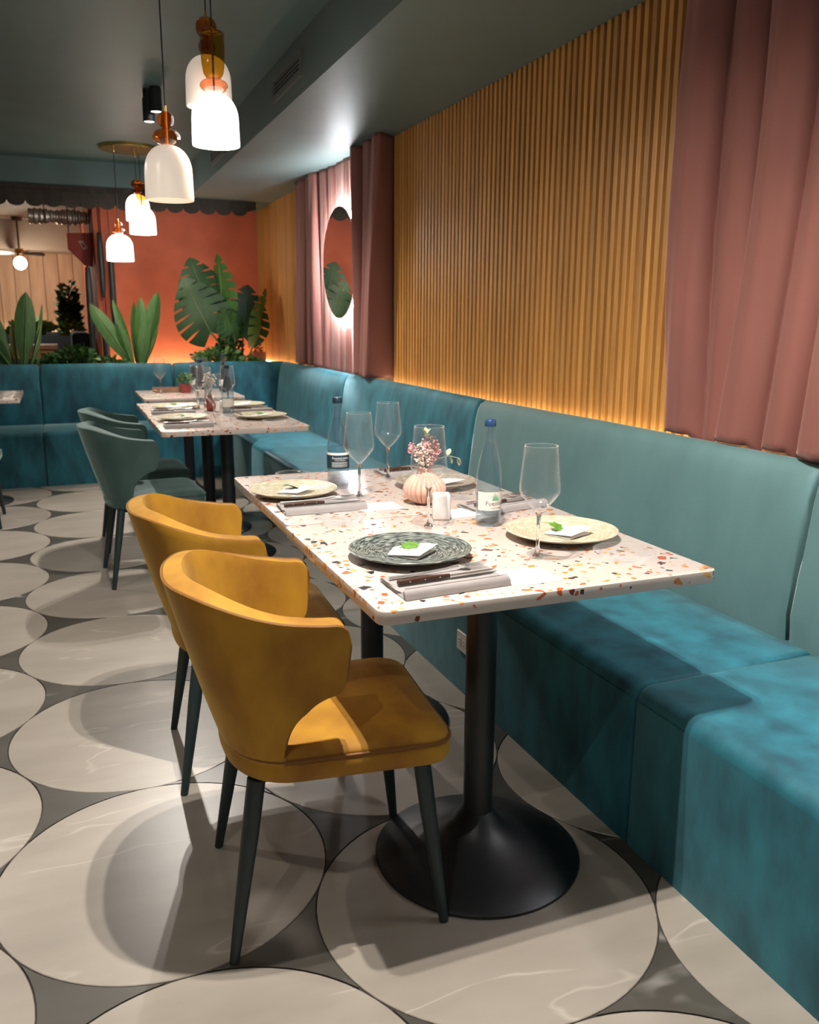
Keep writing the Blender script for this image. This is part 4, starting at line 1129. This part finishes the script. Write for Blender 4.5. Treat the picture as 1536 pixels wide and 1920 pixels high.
pendant('lit white dome pendant, highest of the far ones', 0.715, 8.08, 2.145, [('bead', 0.035, 0.05, 'amber_glass'), ('bead', 0.045, 0.07, 'amber_glass')], True, r=0.1, h=0.215, group=FG)
canopy('round brass ceiling plate of the far pendants', 0.655, 7.92, 0.235, [(0.532, 7.88), (0.722, 7.80), (0.715, 8.08)])

# ------------------------------------------------------------------ ceiling spot fixtures
LB = ['black cylinder spotlight high above the foreground chair', 'black cylinder spotlight beside the one above the foreground chair',
      'black cylinder ceiling spotlight, right one of the visible pair', 'black cylinder ceiling spotlight, left one of the visible pair',
      'added black fill spotlight out over the left aisle', 'added black fill spotlight deep over the left aisle', 'black cylinder spotlight above the camera']
for (p_, a_, w_, g_), lb in zip(SPOTS, LB):
    t = thing('ceiling_spotlight', lb, 'spotlight', p_, 0, 'black ceiling spotlights')
    obj('barrel', MB().lathe([(0.034, 0.0), (0.036, 0.0), (0.036, 0.135), (0.033, 0.138), (0.0001, 0.138), (0.0001, 0.03), (0.033, 0.012)], 32), 'cord', t, smooth=40)
    obj('lens', MB().lathe([(0.0001, 0.006), (0.033, 0.006), (0.033, 0.010), (0.0001, 0.010)], 32), 'lamp_lens', t, smooth=40)
    hz = Z_CEIL - p_[2]
    obj('mount', MB().tube([(0, 0, 0.138), (0, 0, hz)], 0.030, 20).lathe([(0.0001, 0.130), (0.012, 0.130), (0.012, 0.15), (0.0001, 0.15)], 12), 'cord', t, smooth=40)

# ------------------------------------------------------------------ planter behind the back bench
t = thing('planter_box', 'long planter ledge behind the back banquette', 'planter', (0.0, 8.135, 0))
obj('front_board', MB().box(-3.0, 2.02, 0.0, 0.03, 0.0, 0.915), 'planter_ledge', t, smooth=0)
obj('back_board', MB().box(-3.0, 2.02, 0.62, 0.65, 0.0, 0.88), 'planter_ledge', t, smooth=0)
s_ = obj('soil', MB().box(-3.0, 2.02, 0.03, 0.62, 0.0, 0.86), 'soil', t, smooth=0)
strip('warm light strip along the foot of the orange wall', 0.50, 2.0, 9.36, 9.372, 0.80, 0.807, 'led_orange')

def blade(L_, W_, bend, fold=0.25, n=14, tip=1.35):
    def fn(u, v):
        w = W_ / 2 * (math.sin(PI * u ** tip) ** 0.65 if 0 < u < 1 else 0.0) + 0.004 * (1 - u)
        s = (v - .5) * 2
        return (s * w, bend * u * u * L_ + fold * abs(s) * w, L_ * (u - 0.10 * bend * u * u))
    return MB().grid(fn, n, 4)
def plant(name, label, cat, loc, leaves, mname, group=None):
    t = thing(name, label, cat, loc, 0, group)
    for (dx, dy, L_, W_, lean, az, bend, twist) in leaves:
        M_ = Matrix.Translation((dx, dy, 0)) @ Matrix.Rotation(az, 4, 'Z') @ Matrix.Rotation(lean, 4, 'Y') @ Matrix.Rotation(twist, 4, 'Z')
        mb = blade(L_, W_, bend); mb.xform(M_)
        lf = obj('leaf', mb, mname if W_ > 0.06 else 'leaf_light', t, smooth=80, fix=False)
        rb = MB().tube([M_ @ Vector((0, bend * u * u * L_ - 0.002, L_ * (u - .1 * bend * u * u))) for u in np.linspace(-0.03, 0.95, 8)], [0.008 * (1 - .85 * u) for u in np.linspace(0, 1, 8)], 6)
        obj('midrib', rb, 'leaf_light', lf, smooth=60)
    return t
# lean > 0 tips towards +X
plant('broadleaf_plant', 'tall plant with broad dark leaves in the planter at the left edge', 'plant', (-0.33, 8.42, 0.86),
      [(0.02, 0, 0.70, 0.175, 0.12, 0, 0.10, 0.2), (-0.05, 0.05, 0.62, 0.14, -0.35, 0, 0.2, 0.4), (-0.05, -0.03, 0.52, 0.13, -0.60, 0, 0.25, -0.3), (0.05, 0.04, 0.62, 0.05, 0.45, 0, 0.25, 0.8),
       (0.06, -0.02, 0.40, 0.04, 0.5, 0, 0.3, 0.6), (-0.02, 0.08, 0.45, 0.12, -0.12, 0, -0.1, 1.2), (-0.08, 0.0, 0.58, 0.12, -0.22, 0, .1, 0.2), (-0.12, 0.0, 0.48, 0.11, -0.75, 0, .2, 0.2)], 'leaf_broad', 'broadleaf plants')
plant('broadleaf_plant', 'plant with upright paddle leaves in front of the orange wall', 'plant', (0.655, 8.42, 0.86),
      [(-0.02, 0, 0.70, 0.15, -0.52, 0, 0.10, 0.2), (-0.02, .03, 0.66, 0.09, -0.18, 0, 0.12, 0.5), (0.02, 0, 0.66, 0.115, 0.06, 0, 0.05, -0.3), (0.03, .02, 0.74, 0.15, 0.30, 0, 0.08, 0.3),
       (0.0, .06, 0.62, 0.12, 0.02, 0, 0.0, 1.0), (0.03, -.03, 0.46, 0.105, 0.16, 0, 0.1, 0.0), (0.04, 0, 0.46, 0.045, 0.52, 0, .2, .6), (-0.03, -.02, 0.44, 0.10, -0.30, 0, .1, -.2)], 'leaf_broad', 'broadleaf plants')

# monstera
def monstera_leaf(size, seed, slits=6):
    R_ = random.Random(seed)
    def outline(side):
        pts = []
        N_ = 60
        for i in range(N_ + 1):
            u = i / N_
            y = -0.22 + 1.22 * u if False else u
            w = 0.60 * math.sin(PI * min(1, (u * 0.93 + 0.05)) ** 0.72) ** 0.8
            pts.append((u, w))
        return pts
    mb = MB()
    for side in (-1, 1):
        # lobes between the slits: each lobe a strip from midrib to margin
        K = slits
        edges = [0.0] + [((k + 1) / (K + 1)) ** 0.9 for k in range(K)] + [1.0]
        for k in range(K + 1):
            u0, u1 = edges[k], edges[k + 1]
            gap = 0.016 if 0 < k else 0
            gap2 = 0.016 if k < K else 0
            nn, mm = 4, 6
            def fn(a, b, u0=u0, u1=u1, gap=gap, gap2=gap2):
                out = b
                g = smoothstep(0.38, 0.62, out)
                ua = u0 + gap * g + (u1 - u0 - (gap + gap2) * g) * a
                wm = 0.53 * max(0.0, math.sin(PI * min(1, (ua * 0.95 + 0.05)) ** 0.75)) ** 0.75
                back = -0.20 * out * (1 - ua) + 0.06 * out * ua
                x = side * wm * out
                y_ = ua + back * 1.0
                z = -0.18 * (x ** 2) * 1.3 - 0.10 * ua ** 2 + 0.015 * math.sin(8 * ua)
                return (x * size, y_ * size, z * size)
            mb.grid(fn, nn, mm)
    return mb
mo = thing('monstera_plant', 'large split leaf monstera in the corner of the orange wall', 'plant', (1.58, 8.45, 0.86))
def add_mon(base, stem_mid, attach, size, rot, seed, mname='leaf_monstera'):
    mb = monstera_leaf(size, seed); M_ = Matrix.Translation(attach) @ rot.to_4x4(); mb.xform(M_)
    lf = obj('leaf', mb, mname, mo, smooth=80, fix=False)
    obj('midrib', MB().tube([M_ @ Vector((0, u * size * .96, (-0.10 * u * u + .015 * math.sin(8 * u)) * size + 0.003)) for u in np.linspace(0, 1, 8)], [0.006 * (1 - .8 * u) for u in np.linspace(0, 1, 8)], 6), 'stem_green', lf)
    b, s, a = Vector(base), Vector(stem_mid), Vector(attach)
    pts = [b * (1 - u) ** 2 + s * 2 * u * (1 - u) + a * u * u for u in np.linspace(0, 1, 9)]
    obj('stem', MB().tube(pts, [0.014 - 0.006 * u for u in np.linspace(0, 1, 9)], 8), 'stem_green', mo, smooth=60)
def rot_from(ydir, zdir):
    y_ = Vector(ydir).normalized(); z_ = Vector(zdir); z_ = (z_ - y_ * z_.dot(y_)).normalized(); x_ = y_.cross(z_)
    return Matrix((x_, y_, z_)).transposed()
add_mon((-0.05, 0, 0), (-0.12, 0.0, 0.2), (-0.24, -0.03, 0.34), 0.52, rot_from((-0.42, 0.05, 0.9), (-0.25, -1, -0.1)), 1)
add_mon((-0.04, 0.05, 0), (-0.10, 0.1, 0.3), (-0.22, 0.08, 0.56), 0.47, rot_from((-0.30, 0.05, 0.92), (0.12, -1, 0.25)), 2)
add_mon((0.0, 0.04, 0), (-0.06, 0.1, 0.4), (-0.08, 0.07, 0.50), 0.54, rot_from((-0.16, 0.02, 1.0), (-1, -0.22, 0.0)), 3, 'leaf_broad')
add_mon((0.04, 0, 0), (0.06, 0.0, 0.2), (0.07, -0.02, 0.30), 0.47, rot_from((0.14, 0.08, 0.9), (-0.05, -1, 0.1)), 4)
add_mon((0.08, -0.05, 0), (0.12, -0.06, 0.15), (0.17, -0.08, 0.26), 0.48, rot_from((0.30, 0.0, 0.9), (0.92, -0.42, 0.1)), 5, 'leaf_light')
add_mon((0.0, -0.05, 0), (-0.02, -0.06, 0.1), (-0.02, -0.06, 0.30), 0.28, rot_from((-0.3, -0.2, 0.8), (0.1, -1, 0.4)), 6, 'leaf_broad')

# low bushes
rng = random.Random(11)
def bush(label, x, y, r, h, n, ls, mname):
    t = thing('low_bush', label, 'plant', (x, y, 0.86), 0, 'low bushes in the planter')
    leaf_tuft(n, r, h, ls, 'foliage', mname, t, (0, 0, 0.0), 0.6)
    st = MB()
    for _ in range(10):
        a = rng.uniform(0, 2 * PI); q = r * .6 * rng.random()
        st.tube([(0.02 * math.cos(a), 0.02 * math.sin(a), 0), (q * math.cos(a), q * math.sin(a) * .6, h * .6)], 0.003, 4)
    o = obj('stems', st, 'stem_green', t); o['kind'] = 'stuff'
bush('pale green low bush at the foot of the monstera', 1.40, 8.38, 0.22, 0.20, 420, 0.065, 'leaf_bush')
bush('bluish green bush climbing through the monstera stems', 1.52, 8.44, 0.12, 0.40, 300, 0.055, 'leaf_monstera')
bush('small pale bush right of the monstera', 1.72, 8.36, 0.08, 0.12, 120, 0.05, 'leaf_bush')
bush('dark low bush between the two broadleaf plants', 0.12, 8.40, 0.16, 0.22, 220, 0.075, 'leaf_broad')
bush('pale low creeping plant left of the paddle leaf plant', 0.42, 8.36, 0.15, 0.13, 220, 0.05, 'leaf_bush')
bush('low dark bush beside the left broadleaf plant', -0.10, 8.42, 0.10, 0.14, 140, 0.06, 'leaf_broad')
t = thing('plant_pot', 'small terracotta pot in the corner of the planter', 'pot', (1.82, 8.55, 0.86))
obj('pot', MB().box(-0.06, 0.06, -0.06, 0.06, 0, 0.15), 'terracotta', t, bevel=0.006, smooth=40)
leaf_tuft(30, 0.025, 0.06, 0.03, 'foliage', 'leaf_monstera', t, (0, 0, 0.15))

# ------------------------------------------------------------------ the doorway to the next room
def totem(label, x, y, z0, z1, r):
    t = thing('wooden_totem', label, 'totem', (x, y, z0), 0, 'dark hanging wooden totems')
    h = z1 - z0
    prof = [(0.0001, 0.0), (r * .5, 0.01), (r * .8, h * .12), (r, h * .4), (r * .95, h * .8), (r * .7, h * .97), (0.0001, h)]
    obj('shaft', MB().lathe(prof, 10), 'totem_wood', t, smooth=50)
    obj('cord', MB().tube([(0, 0, h - .02), (0, 0, 2.43 - z0)], 0.003, 5), 'cord', t)
totem('dark wooden totem, long one left of the orange wall edge', 0.315, 9.40, 0.86, 1.84, 0.034)
totem('dark wooden totem hung high at the orange wall edge', 0.445, 9.32, 1.52, 2.16, 0.030)
totem('dark wooden totem, tallest one in front of the orange wall', 0.535, 9.30, 1.00, 2.11, 0.030)
totem('dark wooden totem standing low behind the planter', 0.44, 9.36, 0.72, 1.30, 0.034)
t = thing('red_sign_panel', 'dark red panel with a cut corner and a pale emblem in the doorway', 'sign', (0.28, 9.9, 2.0))
obj('panel', MB().prism([(-0.125, 0.18), (0.135, 0.19), (0.11, -0.15), (0.03, -0.14), (-0.125, 0.02)], -0.01, 0.01).xform(Matrix.Rotation(PI / 2, 4, 'X')), 'red_panel', t, smooth=0)
obj('emblem', MB().prism([(-0.045, 0.045), (0.005, 0.05), (0.045, -0.025), (0.0, -0.045)], 0.010, 0.0115).xform(Matrix.Rotation(PI / 2, 4, 'X')), 'red_print', t, loc=(0.025, 0, 0.06), smooth=0)
obj('emblem', MB().prism([(-0.022, 0.022), (0.002, 0.025), (0.022, -0.012), (0.0, -0.022)], 0.0116, 0.012).xform(Matrix.Rotation(PI / 2, 4, 'X')), 'red_panel', t, loc=(0.025, 0, 0.06), smooth=0)
obj('hanger', MB().box(-0.11, -0.10, -0.004, 0.004, 0.17, 0.62).box(0.10, 0.11, -0.004, 0.004, 0.18, 0.62), 'cord', t, smooth=0)
structure(obj('wall_doorway', MB().box(0.40, 0.47, Y_BACK, 13.9, -0.06, 2.62), 'orange_plaster', smooth=0))
structure(obj('floor_next_room', MB().box(-3.4, 0.6, 9.5, 14.2, -0.06, -0.004), 'far_floor', smooth=0))
structure(obj('ceiling_next_room', MB().box(-3.4, 0.6, Y_BACK + 0.3, 14.3, 2.62, 2.72), 'room_ceiling', smooth=0))
structure(obj('trim_1', MB().box(-3.4, 0.39, 13.3, 13.99, 2.24, 2.615), 'room_ceiling', smooth=0))
wp = structure(obj('wall_plank', MB().box(-3.4, 0.6, 14.0, 14.1, -0.06, 2.62), 'slat_backing', smooth=0))
pm = MB().box(-0.096, 0.096, -0.022, 0, 0.0, 2.24).mesh('plank', bevel=0.003, segs=1, smooth=0); pm.materials.append(MATS['plank_wood'])
for k in range(19):
    obj('plank', pm, None, wp, (-3.2 + k * 0.198, 14.0 - (0.006 if k % 2 else 0), 0))
t = thing('foil_duct', 'crumpled silver foil duct under the ceiling of the next room', 'duct', (-0.20, 10.15, 2.36))
def duct(u, v):
    a = 2 * PI * v
    r = 0.068 + 0.006 * math.sin(u * 75) + 0.010 * math.sin(u * 13 + 3 * math.cos(a))
    return (0.64 * u, r * math.cos(a), r * math.sin(a) - 0.0 * u)
obj('sleeve', MB().grid(duct, 90, 16), 'foil', t, smooth=50)
obj('strap', MB().box(0.15, 0.16, -0.075, 0.075, -0.078, -0.074).box(0.15, 0.16, -0.08, -0.075, -0.078, 0.255).box(0.15, 0.16, 0.075, 0.08, -0.078, 0.255), 'cord', t, smooth=0)
obj('strap', MB().box(0.45, 0.46, -0.075, 0.075, -0.078, -0.074).box(0.45, 0.46, -0.08, -0.075, -0.078, 0.255).box(0.45, 0.46, 0.075, 0.08, -0.078, 0.255), 'cord', t, smooth=0)
t = thing('ceiling_fan', 'ceiling fan with a glowing white globe in the next room', 'fan', (-0.40, 12.9, 2.62))
obj('canopy', MB().lathe([(0.0001, 0), (0.07, 0), (0.06, -0.05), (0.0001, -0.05)], 24), 'fan_blade', t, smooth=40)
obj('rod', MB().tube([(0, 0, -0.04), (0, 0, -0.42)], 0.012, 10), 'fan_blade', t)
obj('motor', MB().lathe([(0.0001, -0.40), (0.05, -0.40), (0.06, -0.43), (0.055, -0.50), (0.0001, -0.50)], 24), 'brass', t, smooth=40)
obj('globe', MB().lathe([(max(0.0001, 0.085 * math.sin(a)), -0.585 - 0.085 * math.cos(a)) for a in np.linspace(0, PI, 15)], 24), 'globe_on', t, smooth=60)
for k in range(4):
    a = 0.3 + k * PI / 2
    b_ = obj('fan_blade', MB().prism([(0.06, -0.03), (0.30, -0.055), (0.33, 0), (0.30, 0.055), (0.06, 0.03)], -0.004, 0.004), 'fan_blade_pale' if k in (2, 3) else 'fan_blade', t, loc=(0, 0, -0.46), rot=(0.5, 0, a), smooth=0)
l = bpy.data.lights.new('fan_light', 'POINT'); l.energy = 36; l.color = (1, .82, .64); l.shadow_soft_size = 0.09
o = bpy.data.objects.new('fan_light', l); COL.objects.link(o); o.location = (-0.40, 12.9, 1.90)
# booth and furniture of the next room
t = thing('booth_sofa', 'dark navy booth sofa along the plank wall of the next room', 'sofa', (-1.2, 13.3, 0))
obj('seat', MB().box(-2.0, 1.55, -0.35, 0.3, 0, 0.45), 'navy_velvet', t, bevel=0.03, smooth=40)
obj('backrest', MB().box(-2.0, 1.55, 0.3, 0.52, 0, 1.13), 'navy_velvet', t, bevel=0.04, segs=3, smooth=40)
strip('pale light strip glowing behind the booth sofa of the next room', -3.0, 0.3, 13.90, 13.912, 1.09, 1.097, 'led_warm')
t = thing('booth_sofa', 'dark navy booth end beside the doorway of the next room', 'sofa', (0.20, 11.4, 0))
obj('backrest', MB().box(-0.06, 0.14, -0.6, 0.9, 0, 1.16), 'navy_velvet', t, bevel=0.04, segs=3, smooth=40)
obj('seat', MB().box(-0.5, -0.06, -0.6, 0.9, 0, 0.45), 'navy_velvet', t, bevel=0.03, smooth=40)
t = thing('oak_table', 'pale wooden table in the next room behind the left plant', 'table', (-0.42, 10.45, 0))
obj('tabletop', MB().box(-0.42, 0.40, -0.35, 0.35, 1.0, 1.04), 'tray_wood', t, smooth=0)
obj('apron', MB().box(-0.38, 0.36, -0.31, 0.31, 0.90, 1.0), 'oak', t, smooth=0)
for sx in (-0.37, 0.33):
    for sy in (-0.30, 0.27):
        obj('leg', MB().box(sx, sx + .04, sy, sy + .04, 0, 0.90), 'oak', t, smooth=0)
obj('stretcher', MB().box(-0.37, 0.37, -0.30, -0.27, 0.78, 0.83), 'oak', t, smooth=0)
t = thing('tall_foliage_plant', 'tall narrow leafy plant in the next room before the plank wall', 'plant', (0.16, 12.75, 0))
obj('pot', MB().lathe([(0.0001, 0), (0.14, 0), (0.18, 0.35), (0.16, 0.36), (0.0001, 0.33)], 24), 'navy_velvet', t, smooth=40)
rng = random.Random(21)
mb = MB()
leaf_tuft(420, 0.11, 0.72, 0.10, 'foliage', 'leaf_monstera', t, (0, 0, 1.12))
leaf_tuft(160, 0.15, 0.22, 0.09, 'foliage', 'leaf_bush', t, (0, -0.05, 1.08))
obj('trunk', MB().tube([(0, 0, 0.3), (0.01, 0, 0.8), (0, 0, 1.75)], [0.02, 0.016, 0.006], 8), 'stem_green', t)
t = thing('tall_foliage_plant', 'feathery palm like plant above the booth sofa of the next room', 'plant', (-0.34, 12.65, 0))
obj('pot', MB().lathe([(0.0001, 0), (0.12, 0), (0.15, 0.32), (0.13, 0.33), (0.0001, 0.3)], 24), 'navy_velvet', t, smooth=40)
leaf_tuft(200, 0.22, 0.16, 0.13, 'foliage', 'leaf_bush', t, (0, 0, 1.10))
obj('trunk', MB().tube([(0, 0, 0.3), (0.01, 0, 0.8), (0, 0, 1.15)], [0.02, 0.016, 0.010], 8), 'stem_green', t)
